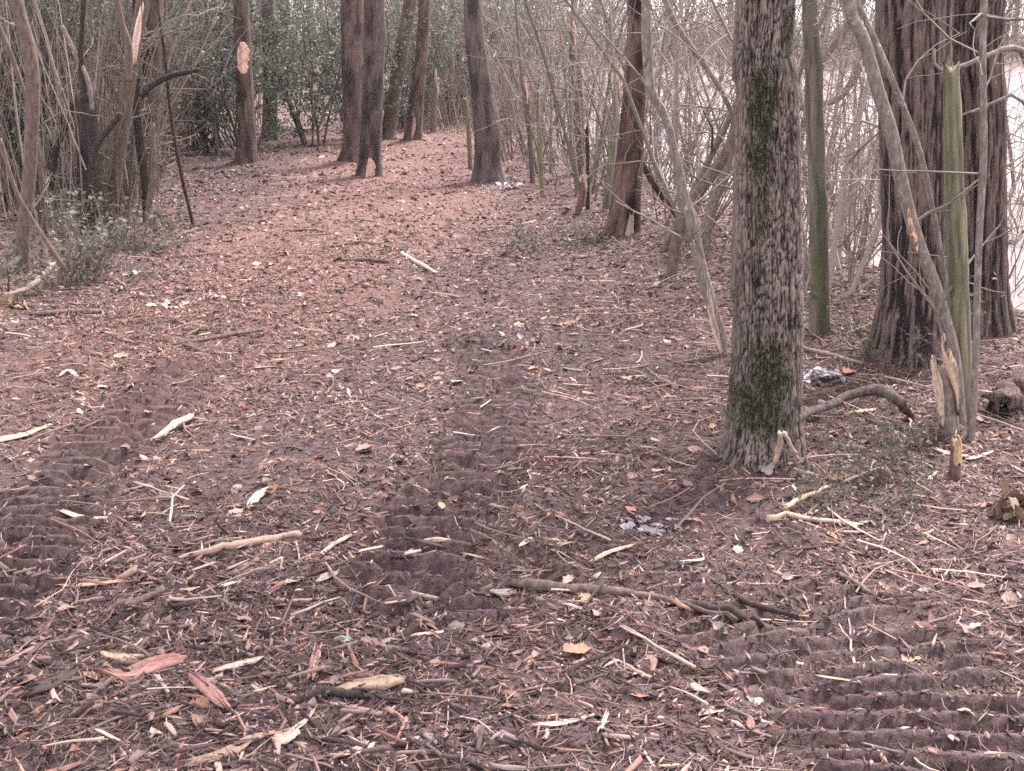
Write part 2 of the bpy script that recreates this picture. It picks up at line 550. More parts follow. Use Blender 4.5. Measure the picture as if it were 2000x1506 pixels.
ground = build('ground', np.stack([gx, gy, GH], -1), GQ, None, M_GROUND, smooth=True, attrs={'wet': WET, 'red': RED, 'wood_floor': WF})
tag(ground, 'churned mulch covered forest floor with machine track prints', None, None, 'structure')

wy = np.array([-5, 5, 12, 20, 35, 60, 110.0])
wx0 = np.interp(wy, BANK_Y, BANK_X) - 1.5
wv = [(x, y, WATER_Z) for y, x in zip(wy, wx0)] + [(90.0, y, WATER_Z) for y in wy]
k = len(wy)
water = build('water', wv, [(i, i + k, i + k + 1, i + 1) for i in range(k - 1)], None, M_WATER)
tag(water, 'still flood water reflecting the pale sky behind the trees', None, None, 'structure')

# ------------------------------------------------------------------ trunks
def worley(u, v, nu, seed):
    """cells of an unrolled cylinder, u wraps at nu; returns F2-F1 and a value per cell"""
    iu, iv = np.floor(u).astype(np.int64), np.floor(v).astype(np.int64)
    f1 = np.full(u.shape, 9.0)
    f2 = np.full(u.shape, 9.0)
    cid = np.zeros_like(u)
    for a in (-1, 0, 1):
        for b in (-1, 0, 1):
            cu, cv = iu + a, iv + b
            ju = cu % nu
            ox = _h2(ju, cv, seed)
            oy = _h2(ju, cv, seed + 1)
            d = np.hypot(cu + 0.1 + 0.8 * ox - u, cv + 0.1 + 0.8 * oy - v)
            m = d < f1
            f2 = np.where(m, f1, np.minimum(f2, d))
            cid = np.where(m, _h2(ju, cv, seed + 2), cid)
            f1 = np.where(m, d, f1)
    return f2 - f1, cid
def ring_noise(th, z, fu, fz, seed, o=3):
    """noise that closes round the trunk"""
    n1 = fbm2(th / (2 * PI) * fu, z * fz, o, seed)
    n2 = fbm2((th / (2 * PI) - 1) * fu, z * fz, o, seed)
    t = sstep(0.8, 1.0, th / (2 * PI))
    return n1 * (1 - t) + n2 * t

def trunk_mesh(C, Rad, sides, ring, kind, seed, extra=None, top_break=0.0, ring_far=0.25, fine_z=(-9, 3.0)):
    """C (k,3) centre line from foot to tip in local metres; Rad (k). returns V,Q,T,attrs"""
    CR = np.concatenate([C, Rad[:, None]], 1)
    L = np.linalg.norm(np.diff(C, axis=0), axis=1).sum()
    n0 = max(8, int(L / 0.02))
    D = smooth_line(CR, n0)
    s = np.concatenate([[0], np.cumsum(np.linalg.norm(np.diff(D[:, :3], axis=0), axis=1))])
    st, x = [], 0.0
    while x < s[-1]:
        st.append(x)
        z = np.interp(x, s, D[:, 2])
        x += ring if fine_z[0] < z < fine_z[1] else max(ring, ring_far)
    st.append(s[-1])
    st = np.array(st)
    P = np.stack([np.interp(st, s, D[:, i]) for i in range(3)], -1)
    r0 = np.maximum(np.interp(st, s, D[:, 3]), 0.003)
    th = np.arange(sides) * 2 * PI / sides
    TH, ZZ = np.meshgrid(th, st)
    RR = np.repeat(r0[:, None], sides, 1)
    plate = np.ones_like(RR)
    plated = 0.0
    if kind == 'oak':
        circ = 2 * PI * float(np.mean(r0[:max(3, len(r0) // 3)]))
        nu = max(6, int(round(circ / 0.0105)))
        uu = TH / (2 * PI) * nu + 0.9 * ring_noise(TH, ZZ, 16, 9, seed + 5) + 0.35 * ring_noise(TH, ZZ, 50, 30, seed + 6)
        vv = ZZ / 0.060 + 2.2 * ring_noise(TH, ZZ, 18, 9, seed + 8)
        d, cid = worley(uu % nu, vv, nu, seed)
        vf = sstep(0.01, 0.16, np.abs(ring_noise(TH, ZZ, 52, 5.0, seed + 40, 3)))
        plate = sstep(0.01, 0.24, d) * (0.72 + 0.28 * cid) * (0.22 + 0.78 * vf) + 0.18 * ring_noise(TH, ZZ, 14, 2.0, seed + 15)
        plate = np.clip(plate + 0.45 * ring_noise(TH, ZZ, 70, 36, seed + 12), 0, 1)
        RR = RR + 0.011 * (plate - 0.6) + 0.006 * ring_noise(TH, ZZ, 5, 2.0, seed + 3)
        plated = 1.0
    elif kind == 'fluted':
        w = ring_noise(TH, ZZ, 9, 0.35, seed, 2)
        RR = RR * (1 + 0.10 * w) + 0.016 * ring_noise(TH, ZZ, 64, 4.0, seed + 4) + 0.012 * ring_noise(TH, ZZ, 120, 16, seed + 7)
        plate = np.clip(0.48 + 1.5 * ring_noise(TH, ZZ, 64, 4.0, seed + 4) + 1.1 * ring_noise(TH, ZZ, 120, 16, seed + 7), 0, 1)
        plated = 0.9
    elif kind == 'rough':
        bk = ring_noise(TH, ZZ, 18, 5, seed + 4)
        RR = RR * (1 + 0.07 * ring_noise(TH, ZZ, 5, 1.2, seed)) + 0.012 * bk
        plate = np.clip(0.5 + 1.3 * bk, 0, 1)
        plated = 0.75
    else:
        RR = RR * (1 + 0.06 * ring_noise(TH, ZZ, 4, 3.0, seed))
    # root flare spreads in lobes
    zl = P[:, 2:3]
    lob = 0.5 + 0.9 * ring_noise(TH, TH * 0, 7, 0, seed + 20, 2)
    if kind in ('oak', 'fluted', 'rough') and sides > 15:
        RR = RR + np.exp(-np.maximum(zl, -0.05) / 0.11) * np.clip(lob, 0, 1) * (0.12 if kind == 'fluted' else 0.20 if kind == 'oak' else 0.38) * r0[0]
    t = np.gradient(P, axis=0)
    t /= np.linalg.norm(t, axis=1, keepdims=True)
    u = np.cross(np.array([0., 1, 0]), t)
    u /= np.linalg.norm(u, axis=1, keepdims=True)
    v = np.cross(t, u)
    V = P[:, None] + RR[..., None] * (np.cos(TH)[..., None] * u[:, None] + np.sin(TH)[..., None] * v[:, None])
    if top_break:
        m = sstep(st[-1] - top_break, st[-1], st)[:, None]
        V[..., 2] += m * top_break * (0.9 * ring_noise(TH, ZZ * 0, 9, 0, seed + 30, 3) - 0.1)
        V[..., :2] += 0
    n = len(st)
    r_ = np.arange(n - 1)[:, None] * sides
    j = np.arange(sides)[None]
    j2 = (j + 1) % sides
    Q = np.stack([r_ + j, r_ + j2, r_ + sides + j2, r_ + sides + j], -1).reshape(-1, 4)
    Vf = V.reshape(-1, 3)
    top = P[-1].copy()
    if top_break:
        top[2] -= 0.3 * top_break
    Vf = np.concatenate([Vf, top[None]])
    ti = len(Vf) - 1
    jj = np.arange(sides)
    T = np.stack([np.full(sides, ti), (n - 1) * sides + jj, (n - 1) * sides + (jj + 1) % sides], -1)
    A = {'plate': np.append(plate.ravel(), 0.5), 'plated': np.full(len(Vf), plated)}
    return Vf, Q, T, A

# bare crowns, shared by the trees whose heads are above the picture
def grow(p, d, L, r, depth, out, g, up=0.15):
    k = 5
    pts, q, dd = [p], p, d
    for _ in range(k - 1):
        dd = dd + g.normal(0, 0.16, 3) + np.array([0, 0, up * 0.3])
        dd = dd / np.linalg.norm(dd)
        q = q + dd * L / (k - 1)
        pts.append(q)
    pts = np.array(pts)
    out.append((pts, np.linspace(r, r * 0.45, k)))
    if depth:
        for _ in range(g.integers(3, 6)):
            i = g.integers(1, k)
            a = g.normal(0, 1, 3)
            nd = dd * 0.55 + a / np.linalg.norm(a) * 0.75 + np.array([0, 0, up])
            grow(pts[i], nd / np.linalg.norm(nd), L * g.uniform(0.4, 0.7), r * 0.45, depth - 1, out, g, up)
def bare_crown_mesh(seed, L=2.6, r=0.05, depth=2, limbs=7, H=4.0):
    g = np.random.default_rng(seed)
    out = []
    for i in range(limbs):
        a = i * 2.4 + g.uniform(0, 0.6)
        d = np.array([math.cos(a), math.sin(a), g.uniform(0.3, 0.9)])
        grow(np.array([0, 0, H * i / limbs]), d / np.linalg.norm(d), L * g.uniform(0.7, 1.1), r, depth, out, g)
    P = np.array([o_[0] for o_ in out])
    Rr = np.array([o_[1] for o_ in out])
    V, Q, _ = tubes(P, Rr, 4, False)
    return V, Q
CROWNS = []
def crown_for(root, top, scale, seed):
    if not CROWNS:
        for i in range(3):
            V, Q = bare_crown_mesh(200 + i)
            o = build('crown', V, Q, None, M_TWIG, None, np.full((len(V), 3), (0.12, 0.095, 0.088)))
            CROWNS.append(o.data)
            bpy.data.objects.remove(o)
    c = bpy.data.objects.new('crown', CROWNS[seed % 3])
    COL.objects.link(c)
    c.parent = root
    c.location = tuple(top)
    c.rotation_euler = (0, 0, seed * 1.3)
    c.scale = (scale,) * 3
    return c

def px_line(pts, ground_i=-1, lean=0.0):
    """pixel rows (x, y, width) top to foot -> world points (foot first), radii; foot stands on the ground"""
    g = gp(pts[ground_i][0], pts[ground_i][1])
    out, rad = [], []
    for (x, y, wd) in pts[::-1]:
        q = at_y(x, y, g[1])
        depth = math.hypot(*(q - np.array((0, 0, CAMH)))[1:])
        out.append(q)
        rad.append(0.5 * wd / F * (q[1] * CP + (CAMH - q[2]) * SP))
    return g, np.array(out), np.array(rad)

def tree(name, label, cat, pts, mat, kind='rough', sides=28, ring=0.03, H=11.0, seed=1, crown=True, group=None, flare=1.0, attrs_fn=None, broken=0.0, sink=0.16, part='trunk', dy=0.0):
    g, W, rad = px_line(pts)
    base = np.array((g[0], g[1], g[2]))
    C = W - base
    C[0, 2] = 0.0
    C = np.concatenate([[C[0] + np.array((0, 0, -sink))], C])
    rad = np.concatenate([[rad[0] * 1.05], rad])
    if dy:
        C[:, 1] += dy * np.maximum(C[:, 2], 0)
    if not broken:
        d = C[-1] - C[-2]
        d = d / np.linalg.norm(d)
        d[:2] *= 0.35
        z = C[-1, 2]
        n = 5
        g_ = np.random.default_rng(seed)
        q = C[-1]
        for i in range(n):
            q = q + (d + np.append(g_.normal(0, 0.02, 2), 0)) * (H - z) / n
            C = np.concatenate([C, [q]])
            rad = np.append(rad, rad[len(rad) - 1 - i] * 0 + rad[-1] * (0.80 if i < n - 1 else 0.5))
    V, Q, T, A = trunk_mesh(C, rad, sides, ring, kind, seed * 17, top_break=broken)
    if attrs_fn:
        A.update(attrs_fn(V, V + base))
    root = thing(name, label, cat, base, group)
    tr = build(part, V, Q, T, mat, root, None, True, A)
    if crown and not broken:
        crown_for(root, C[-4], 1.0 if H > 8 else 0.5, seed)
    return root, tr, base, C, rad

def wound(root, base, px, w_out, col, seed, push=0.006, name='wound', ragged=0.20):
    """torn or sawn patch of bare wood: a fibrous raised slab on the bark facing the viewer. px: list of (x, y, halfwidth) pixels"""
    g = np.random.default_rng(seed)
    Y = base[1]
    tv = None
    for ch in root.children:
        if ch.name.split('.')[0] in ('trunk', 'stem', 'stub'):
            tv = np.empty(len(ch.data.vertices) * 3, np.float32)
            ch.data.vertices.foreach_get('co', tv)
            tv = tv.reshape(-1, 3)
    n, k = 14, 7
    D = smooth_line(np.array(px, float), n)
    hgt = abs(px[-1][1] - px[0][1])
    st = g.uniform(-ragged, ragged, k) * hgt * 0.6
    en = g.uniform(-ragged, ragged, k) * hgt * 0.6
    streak = 1 + 0.22 * g.normal(0, 1, k)
    V, C = [], []
    for i, (x, y, hw) in enumerate(D):
        f = i / (n - 1)
        q0 = at_y(x, y, Y) - base
        near = tv[np.abs(tv[:, 2] - q0[2]) < 0.08]
        front = -w_out
        if len(near) > 6:
            front = float(np.percentile(near[:, 1], 4))
            cy_ = 0.5 * (near[:, 1].min() + near[:, 1].max())
            cx_ = 0.5 * (near[:, 0].min() + near[:, 0].max())
            rr_ = max(0.004, cy_ - front)
        for j in range(k):
            a = j / (k - 1) * 2 - 1
            q = at_y(x + a * hw * (1 + 0.06 * g.normal()), y + st[j] * (1 - f) ** 2 + en[j] * f ** 2, Y) - base
            if len(near) > 6:
                dx = (q[0] - cx_) / rr_
                q[1] = cy_ - rr_ * math.sqrt(max(0.0, 1 - min(1.0, abs(dx)) ** 2)) - push - 0.004 * (j % 2)
            else:
                q[1] = -0.3 * w_out * (1 - a * a) - push
            V.append(q)
            C.append(np.array(col) * streak[j] * (1 + 0.08 * g.normal()))
    V, C = np.array(V), np.array(C)
    Q = [(i * k + j, i * k + j + 1, (i + 1) * k + j + 1, (i + 1) * k + j) for i in range(n - 1) for j in range(k - 1)]
    B = V.copy()
    B[:, 1] += 0.02
    Q2 = [(a + n * k, d + n * k, c + n * k, b + n * k) for a, b, c, d in Q]
    ed = [(j, j + 1) for j in range(k - 1)] + [(i * k + k - 1, (i + 1) * k + k - 1) for i in range(n - 1)] + \
         [((n - 1) * k + j + 1, (n - 1) * k + j) for j in range(k - 1)] + [((i + 1) * k, i * k) for i in range(n - 1)]
    Q3 = [(b, a, a + n * k, b + n * k) for a, b in ed]
    return build(name, np.concatenate([V, B]), Q + Q2 + Q3, None, M_WOOD, root, np.concatenate([C, C]).clip(0.01, 0.85), False)

def tufts(root, V, Nn, n, size, col, seed, name='moss'):
    """a cushion of tiny blades on given surface points"""
    g = np.random.default_rng(seed)
    i = g.integers(0, len(V), n)
    p = V[i] + g.normal(0, 0.004, (n, 3))
    d = Nn[i] + g.normal(0, 0.6, (n, 3))
    d /= np.linalg.norm(d, axis=1, keepdims=True)
    s = np.cross(d, g.normal(0, 1, (n, 3)))
    s /= np.linalg.norm(s, axis=1, keepdims=True)
    L = size * g.uniform(0.5, 1.3, (n, 1))
    a, b, c = p - s * L * 0.35, p + s * L * 0.35, p + d * L
    VV = np.stack([a, b, c], 1).reshape(-1, 3)
    T = np.arange(n * 3).reshape(-1, 3)
    cc = np.repeat(np.array(col) * g.uniform(0.6, 1.5, (n, 1)), 3, 0)
    return build(name, VV, None, T, M_MOSS, root, cc)

# ---- the oak
def oak_attrs(V, Wd):
    # green-black moss in two blotches on the side towards the viewer
    px = np.empty(len(V)); py = np.empty(len(V))
    rel = Wd - np.array((0, 0, CAMH))
    dep = rel[:, 1] * CP - rel[:, 2] * SP
    X = rel[:, 0]; Z = V[:, 2]
    n = fbm2(Wd[:, 0] * 14, Wd[:, 2] * 9, 3, 301)
    def blob(x0, z0, rx, rz):
        return 1 - sstep(0.30, 1.45, np.hypot((V[:, 0] - x0) / rx, (Z - z0) / rz) + 0.9 * n)
    front = sstep(0.02, -0.02, V[:, 1] - 0.02)
    bb = Wd[0] - V[0]
    def pb(px_, py_, rx, rz):
        q = at_y(px_, py_, bb[1] - 0.12) - bb
        return blob(q[0], q[2], rx, rz)
    m = np.maximum.reduce([pb(1492, 195, 0.045, 0.10), pb(1497, 250, 0.035, 0.09), pb(1488, 305, 0.04, 0.06), 0.7 * pb(1490, 420, 0.03, 0.13), 0.7 * pb(1550, 60, 0.025, 0.13),
                           pb(1490, 720, 0.075, 0.10), pb(1475, 790, 0.10, 0.10), pb(1500, 770, 0.07, 0.14), 0.8 * pb(1432, 740, 0.04, 0.22), 0.7 * pb(1440, 600, 0.025, 0.15)])
    return {'moss': np.clip(m * front, 0, 1)}
oak, oak_tr, ob, oC, oR = tree('oak_tree', 'big oak trunk with plated bark and dark moss patches beside the trail', 'tree',
    [(1497, -20, 112), (1498, 150, 116), (1500, 300, 122), (1501, 500, 130), (1500, 650, 133), (1496, 760, 137), (1491, 830, 143), (1489, 885, 150)],
    M_OAK, 'oak', 236, 0.0075, 14.0, 3, attrs_fn=oak_attrs)
me = oak_tr.data
VV = np.empty(len(me.vertices) * 3, np.float32); me.vertices.foreach_get('co', VV); VV = VV.reshape(-1, 3)
NNr = np.empty(len(me.vertices) * 3, np.float32); me.vertex_normals.foreach_get('vector', NNr); NNr = NNr.reshape(-1, 3)
ms = np.empty(len(VV), np.float32); me.attributes['moss'].data.foreach_get('value', ms)
sel = (ms * (0.6 + 0.8 * np.random.default_rng(4).random(len(ms))) > 0.62)
tufts(oak, VV[sel], NNr[sel], 4500, 0.006, (0.020, 0.027, 0.010), 5)
me_top = None

# ---- other trees by the trail, each where it stands
def char_attr(V, Wd):
    n = fbm2(Wd[:, 0] * 9, Wd[:, 2] * 2.2, 3, 311)
    right = sstep(-0.02, 0.06, V[:, 0] - 0.02 + 0.04 * n)
    band = np.maximum(sstep(0.15, 0.3, n), np.exp(-((V[:, 2] - 1.36) / 0.14) ** 2))
    low = np.exp(-((V[:, 2] - 0.22) / 0.16) ** 2) * sstep(0.0, 0.3, n + 0.2)
    return {'char': np.clip(right * np.maximum(band, low) * 0.95, 0, 1)}
r8 = tree('scorched_tree', 'reddish brown leaning trunk with black scorched streaks at the thicket edge', 'tree',
    [(1243, -20, 34), (1243, 100, 40), (1238, 200, 46), (1230, 300, 54), (1222, 400, 58), (1215, 455, 62)], M_RED, 'rough', 30, 0.03, 9, 8, attrs_fn=char_attr)
wound(r8[0], r8[2], [(1231, 415, 5), (1227, 445, 8), (1222, 478, 7)], 0.06, (0.34, 0.26, 0.20), 31, name='torn_root')
m7 = tree('curved_tree', 'dark brown trunk bending to one side above scattered litter, alone mid trail edge', 'tree',
    [(922, -20, 34), (930, 100, 38), (942, 180, 46), (952, 260, 52), (951, 320, 52), (950, 352, 58)], M_PINE, 'rough', 30, 0.035, 11, 9)
m3 = tree('reddish_tree', 'straight reddish trunk with spreading root, paired behind a darker one', 'tree',
    [(688, -20, 48), (689, 120, 46), (692, 220, 44), (693, 280, 46), (692, 318, 54)], M_PINER, 'rough', 30, 0.04, 14, 10)
m4 = tree('dark_tree', 'straight dark trunk with a pale chopped notch at its foot', 'tree',
    [(731, -20, 42), (729, 150, 42), (724, 280, 42), (722, 342, 48)], M_PINE, 'rough', 30, 0.04, 14, 11)
wound(m4[0], m4[2], [(727, 308, 5), (727, 325, 9), (725, 345, 10)], 0.115, (0.60, 0.40, 0.29), 32)
m1 = tree('blazed_tree', 'reddish trunk with a pale oval cut blaze facing the trail', 'tree',
    [(469, -20, 30), (474, 90, 33), (478, 180, 33), (482, 250, 34), (483, 292, 38), (484, 322, 44)], M_PINER, 'rough', 26, 0.04, 12, 12)
wound(m1[0], m1[2], [(477, 82, 4), (477, 95, 11), (477, 113, 12), (477, 130, 11), (479, 145, 4)], 0.085, (0.78, 0.50, 0.37), 33, name='cut_blaze', ragged=0.03)
tree('dark_tree', 'dark slim trunk standing behind the blazed trunk', 'tree', [(521, -20, 26), (527, 130, 27), (527, 278, 30)], M_PINE, 'rough', 20, 0.06, 12, 13)
tree('mossy_tree', 'greenish curving trunk behind the dark notched trunk', 'tree', [(803, -20, 26), (784, 100, 27), (768, 200, 27), (757, 270, 30)], M_BROWNS, 'rough', 20, 0.06, 11, 14)
m6 = tree('split_foot_tree', 'brown trunk with a pale split at its foot near the far trail edge', 'tree', [(830, -20, 24), (822, 120, 24), (813, 200, 28), (806, 279, 34)], M_PINER, 'rough', 20, 0.06, 11, 15)
wound(m6[0], m6[2], [(811, 228, 2), (809, 248, 4), (806, 268, 3)], 0.11, (0.45, 0.29, 0.21), 34)
tree('big_tree', 'thick dark stringy barked trunk behind the leaning lichen pole', 'tree',
    [(1785, -20, 140), (1784, 150, 136), (1785, 300, 126), (1786, 450, 118), (1785, 560, 124), (1780, 640, 140), (1778, 688, 156)], M_CYP, 'fluted', 170, 0.025, 16, 16)
tree('big_tree', 'broad fluted reddish brown trunk behind the green broken pole', 'tree',
    [(1912, -20, 100), (1912, 200, 98), (1912, 400, 96), (1912, 560, 104), (1910, 640, 126)], M_CYP, 'fluted', 130, 0.03, 16, 17)
def moss_low(V, Wd):
    n = fbm2(Wd[:, 0] * 10, Wd[:, 2] * 4, 3, 321)
    n2 = fbm2(Wd[:, 0] * 34, Wd[:, 2] * 5, 3, 323)
    return {'moss': np.clip(sstep(1.25, 0.45, V[:, 2] + 0.5 * n) * (0.62 + 1.5 * n2), 0, 1) * 0.9}
tree('mossy_post_tree', 'slim upright trunk with bright green moss on its lower half behind the oak', 'tree',
    [(1583, -20, 30), (1590, 120, 35), (1592, 250, 35), (1598, 400, 34), (1601, 500, 33), (1603, 652, 36)], M_MOSSY, 'rough', 26, 0.03, 9, 18, attrs_fn=moss_low)
gb = tree('broken_tree', 'snapped off trunk coated in pale green algae in front of the fluted trunk', 'snag',
    [(1858, 132, 32), (1863, 300, 36), (1870, 500, 38), (1877, 700, 36), (1876, 820, 40)], M_GREEN, 'rough', 26, 0.03, 3, 19, broken=0.05)
sn = tree('snag', 'thick dark snapped trunk with ragged top at the left verge', 'snag',
    [(165, 186, 40), (169, 250, 42), (172, 330, 42), (176, 462, 48)], M_DARKS, 'rough', 28, 0.03, 2, 20, broken=0.12)
tree('dim_tree', 'dull reddish trunk in the thicket behind the forked leaning stem', 'tree', [(299, -20, 36), (296, 150, 36), (292, 300, 36), (290, 378, 40)], M_PINER, 'rough', 22, 0.05, 12, 21)

# # dead stub with torn top near the pole feet with their own bends
def pole(name, label, cat, pts, mat, sides=10, H=6.0, seed=1, broken=0.0, kind='plain', group=None, dy=0.0, crown=True, ring=0.06):
    q = tree(name, label, cat, pts, mat, kind, sides, ring, H, seed, crown, group, broken=broken, part='stem', dy=dy)
    if not broken:
        g = np.random.default_rng(seed)
        C, rad = q[3], q[4]
        out = []
        D = smooth_line(np.concatenate([C, rad[:, None]], 1), 40)
        D = D[(D[:, 2] > 0.35) & (D[:, 2] < 2.6)]
        for _ in range(7):
            i = g.integers(0, len(D))
            a = g.uniform(0, 2 * PI)
            d = np.array([math.cos(a), 0.7 * math.sin(a), g.uniform(0.0, 1.0)])
            grow(D[i, :3], d / np.linalg.norm(d), g.uniform(0.2, 0.6), min(0.008, D[i, 3] * 0.35), 1, out, g)
        V, Q, _ = tubes(np.array([o_[0] for o_ in out]), np.maximum(np.array([o_[1] for o_ in out]), 0.0015), 4, False)
        build('twigs', V, Q, None, M_TWIG, q[0], np.full((len(V), 3), (0.17, 0.14, 0.125)), True)['kind'] = 'stuff'
    return q
pole('sapling', 'bent grey slender trunk nearest the left verge', 'sapling', [(28, -20, 26), (55, 90, 28), (64, 160, 28), (62, 260, 27), (57, 350, 25), (47, 440, 25), (43, 536, 28)], M_BROWNS, 14, 7, 41)
l3 = pole('sapling', 'leaning sapling with a strip of torn pale bark beside the snag', 'sapling', [(280, -20, 26), (264, 80, 26), (250, 180, 26), (236, 280, 25), (221, 380, 24), (212, 452, 26)], M_BROWNS, 14, 7, 42)
wound(l3[0], l3[2], [(281, 15, 3), (274, 50, 6), (268, 90, 6), (266, 118, 3)], 0.045, (0.62, 0.46, 0.38), 35, name='torn_strip')
pole('sapling', 'dark thin stem rising close beside the leaning torn sapling', 'sapling', [(268, 120, 13), (267, 200, 17), (275, 290, 19), (285, 360, 17), (288, 437, 18)], M_DARKS, 12, 6, 43, crown=False)
pole('sapling', 'thin dark whip arching out over the trail edge', 'sapling', [(304, -20, 5), (322, 110, 6), (333, 220, 6), (352, 330, 7), (377, 440, 7)], M_DARKS, 7, 4.5, 44, crown=False)
pole('sapling', 'straight thin stem left of the blazed trunk', 'sapling', [(398, -20, 8), (408, 70, 8), (410, 180, 8), (425, 300, 9)], M_GREY, 7, 5, 45)
pole('dead_sapling', 'black crooked dead stem leaning between the grey sapling and the snag', 'dead stem', [(149, 190, 11), (124, 258, 12), (107, 300, 13), (104, 368, 13), (86, 405, 13), (60, 434, 14)], M_DARKS, 10, 3, 46, broken=0.03)
r1 = pole('splintered_sapling', 'grey lichen stem bending down to a pale splintered foot beside the oak', 'sapling',
    [(1262, -20, 19), (1264, 100, 20), (1272, 180, 19), (1298, 225, 17), (1318, 300, 17), (1336, 380, 19), (1352, 440, 22), (1368, 520, 24), (1388, 590, 22), (1406, 640, 17), (1414, 690, 15)], M_GREY, 16, 7, 47)
wound(r1[0], r1[2], [(1382, 560, 2), (1387, 600, 6), (1400, 650, 6), (1411, 684, 2)], 0.03, (0.40, 0.31, 0.24), 36, name='torn_foot')
pole('dead_sapling', 'dark slanting stem crossing behind the splintered grey stem', 'dead stem', [(1442, 250, 22), (1418, 308, 23), (1382, 357, 24), (1352, 402, 24), (1324, 465, 24), (1312, 540, 22)], M_BROWNS, 12, 4.5, 48, dy=0.1)
pole('dead_sapling', 'black thin branch slanting away from the scorched trunk', 'dead stem', [(1226, 268, 9), (1252, 316, 11), (1280, 364, 13), (1305, 400, 12), (1330, 437, 11)], M_DARKS, 9, 3, 49, broken=0.02)
pole('sapling', 'pale grey slanting stem nearly touching the oak bark', 'sapling', [(1442, 250, 16), (1424, 316, 18), (1396, 390, 22), (1380, 450, 24), (1374, 500, 26)], M_GREY, 12, 5, 50, dy=0.06, crown=False)
pole('sapling', 'thin green stem half hidden behind the oak', 'sapling', [(1440, 290, 10), (1436, 400, 12), (1434, 520, 13), (1432, 590, 14)], M_MOSSY, 9, 4, 51, crown=False)
lp = pole('leaning_pole', 'long lichen grey leaning pole with a torn orange strip across the thick dark trunk', 'sapling',
    [(1650, -20, 23), (1684, 80, 25), (1712, 180, 26), (1736, 255, 27), (1752, 330, 27), (1772, 410, 25), (1796, 485, 24), (1824, 555, 24), (1846, 635, 28), (1860, 700, 30), (1872, 826, 30)], M_GREY, 18, 7, 52, dy=-0.02)
wound(lp[0], lp[2], [(1768, 405, 2), (1774, 440, 5), (1782, 470, 5), (1787, 492, 2)], 0.034, (0.58, 0.38, 0.25), 37, name='torn_strip')
pole('leaning_pole', 'thin leaning pole beside the long lichen pole in front of thick dark trunk', 'sapling',
    [(1672, -20, 11), (1692, 40, 12), (1716, 95, 13), (1758, 195, 13), (1794, 290, 13), (1817, 390, 12), (1835, 480, 11), (1850, 580, 10), (1862, 700, 10), (1868, 800, 10)], M_GREY, 10, 6, 53, crown=False)
pole('sapling', 'slender pale sapling in front of the fluted trunk right of the green broken one', 'sapling',
    [(1922, -20, 15), (1920, 150, 14), (1921, 300, 15), (1913, 450, 14), (1908, 600, 14), (1906, 700, 15), (1896, 862, 16)], M_GREY, 10, 6, 54)

# dead stub with torn top near the pole feet
st_root = tree('splintered_stump', 'short stump with a tall pale splinter at the foot of the leaning pole', 'stump',
    [(1846, 716, 40), (1848, 780, 40), (1852, 846, 42)], M_GREY, 'plain', 22, 0.02, 1, 55, broken=0.05, part='stub')
wound(st_root[0], st_root[2], [(1840, 664, 2), (1842, 690, 8), (1853, 716, 14), (1862, 760, 6), (1864, 800, 2)], 0.015, (0.42, 0.31, 0.22), 38, push=0.02, name='splinter')
wound(st_root[0], st_root[2], [(1820, 702, 3), (1828, 750, 6), (1835, 820, 3)], 0.02, (0.40, 0.31, 0.23), 39, push=0.02, name='splinter')
s2 = tree('broken_stub', 'small upright brown broken stub among sticks near the stump', 'stump', [(1868, 868, 22), (1866, 900, 22), (1864, 936, 24)], M_BROWNS, 'plain', 14, 0.02, 1, 56, broken=0.05, part='stub')
wound(s2[0], s2[2], [(1869, 852, 3), (1868, 875, 8), (1867, 905, 8)], 0.014, (0.45, 0.30, 0.18), 40, name='splinter')
# broken saplings left of the scorched trunk
brk = [([(1028, 168, 9), (1034, 260, 9), (1040, 358, 10)], M_BROWNS, 'broken stem with rusty top left of the green stems by the water'),
       ([(1049, 176, 9), (1054, 280, 9), (1059, 384, 9)], M_GREEN, 'broken bright green stem by the water beside the rusty one'),
       ([(1122, 60, 20), (1124, 120, 22), (1128, 178, 22), (1134, 340, 20)], M_BROWNS, 'thicker greenish broken trunk with splinters behind the stub'),
       ([(1208, 150, 14), (1200, 260, 15), (1193, 330, 15), (1184, 410, 16)], M_GREEN, 'green leaning broken stem against the scorched trunk'),
       ([(1146, 250, 7), (1148, 330, 7), (1148, 410, 8)], M_DARKS, 'thin dark broken stem between green stems and scorched trunk'),
       ([(1143, 345, 12), (1137, 380, 12), (1129, 418, 13)], M_RED, 'short red brown leaning stub by the scorched trunk'),
       ([(908, 190, 9), (915, 250, 9), (919, 330, 10)], M_GREEN, 'green broken stem just behind the curved trunk'),
       ([(853, 152, 11), (849, 200, 12), (846, 258, 12)], M_GREY, 'pale broken stem behind the trail between trunks')]
for i, (p, m, lb) in enumerate(brk):
    q = pole('broken_sapling', lb, 'broken stem', p, m, 10, 3, 60 + i, broken=0.06)
    if i in (0, 2, 3, 5, 7):
        x, y, wd = p[0]
        wound(q[0], q[2], [(x - 2, y - 16, 0.8), (x - 1, y, wd * 0.24), (x + 2, y + 22, wd * 0.2), (x + 2, y + 40, 0.8)], 0.03 + 0.03 * (i == 2), (0.58, 0.38, 0.30), 70 + i, name='splinter')

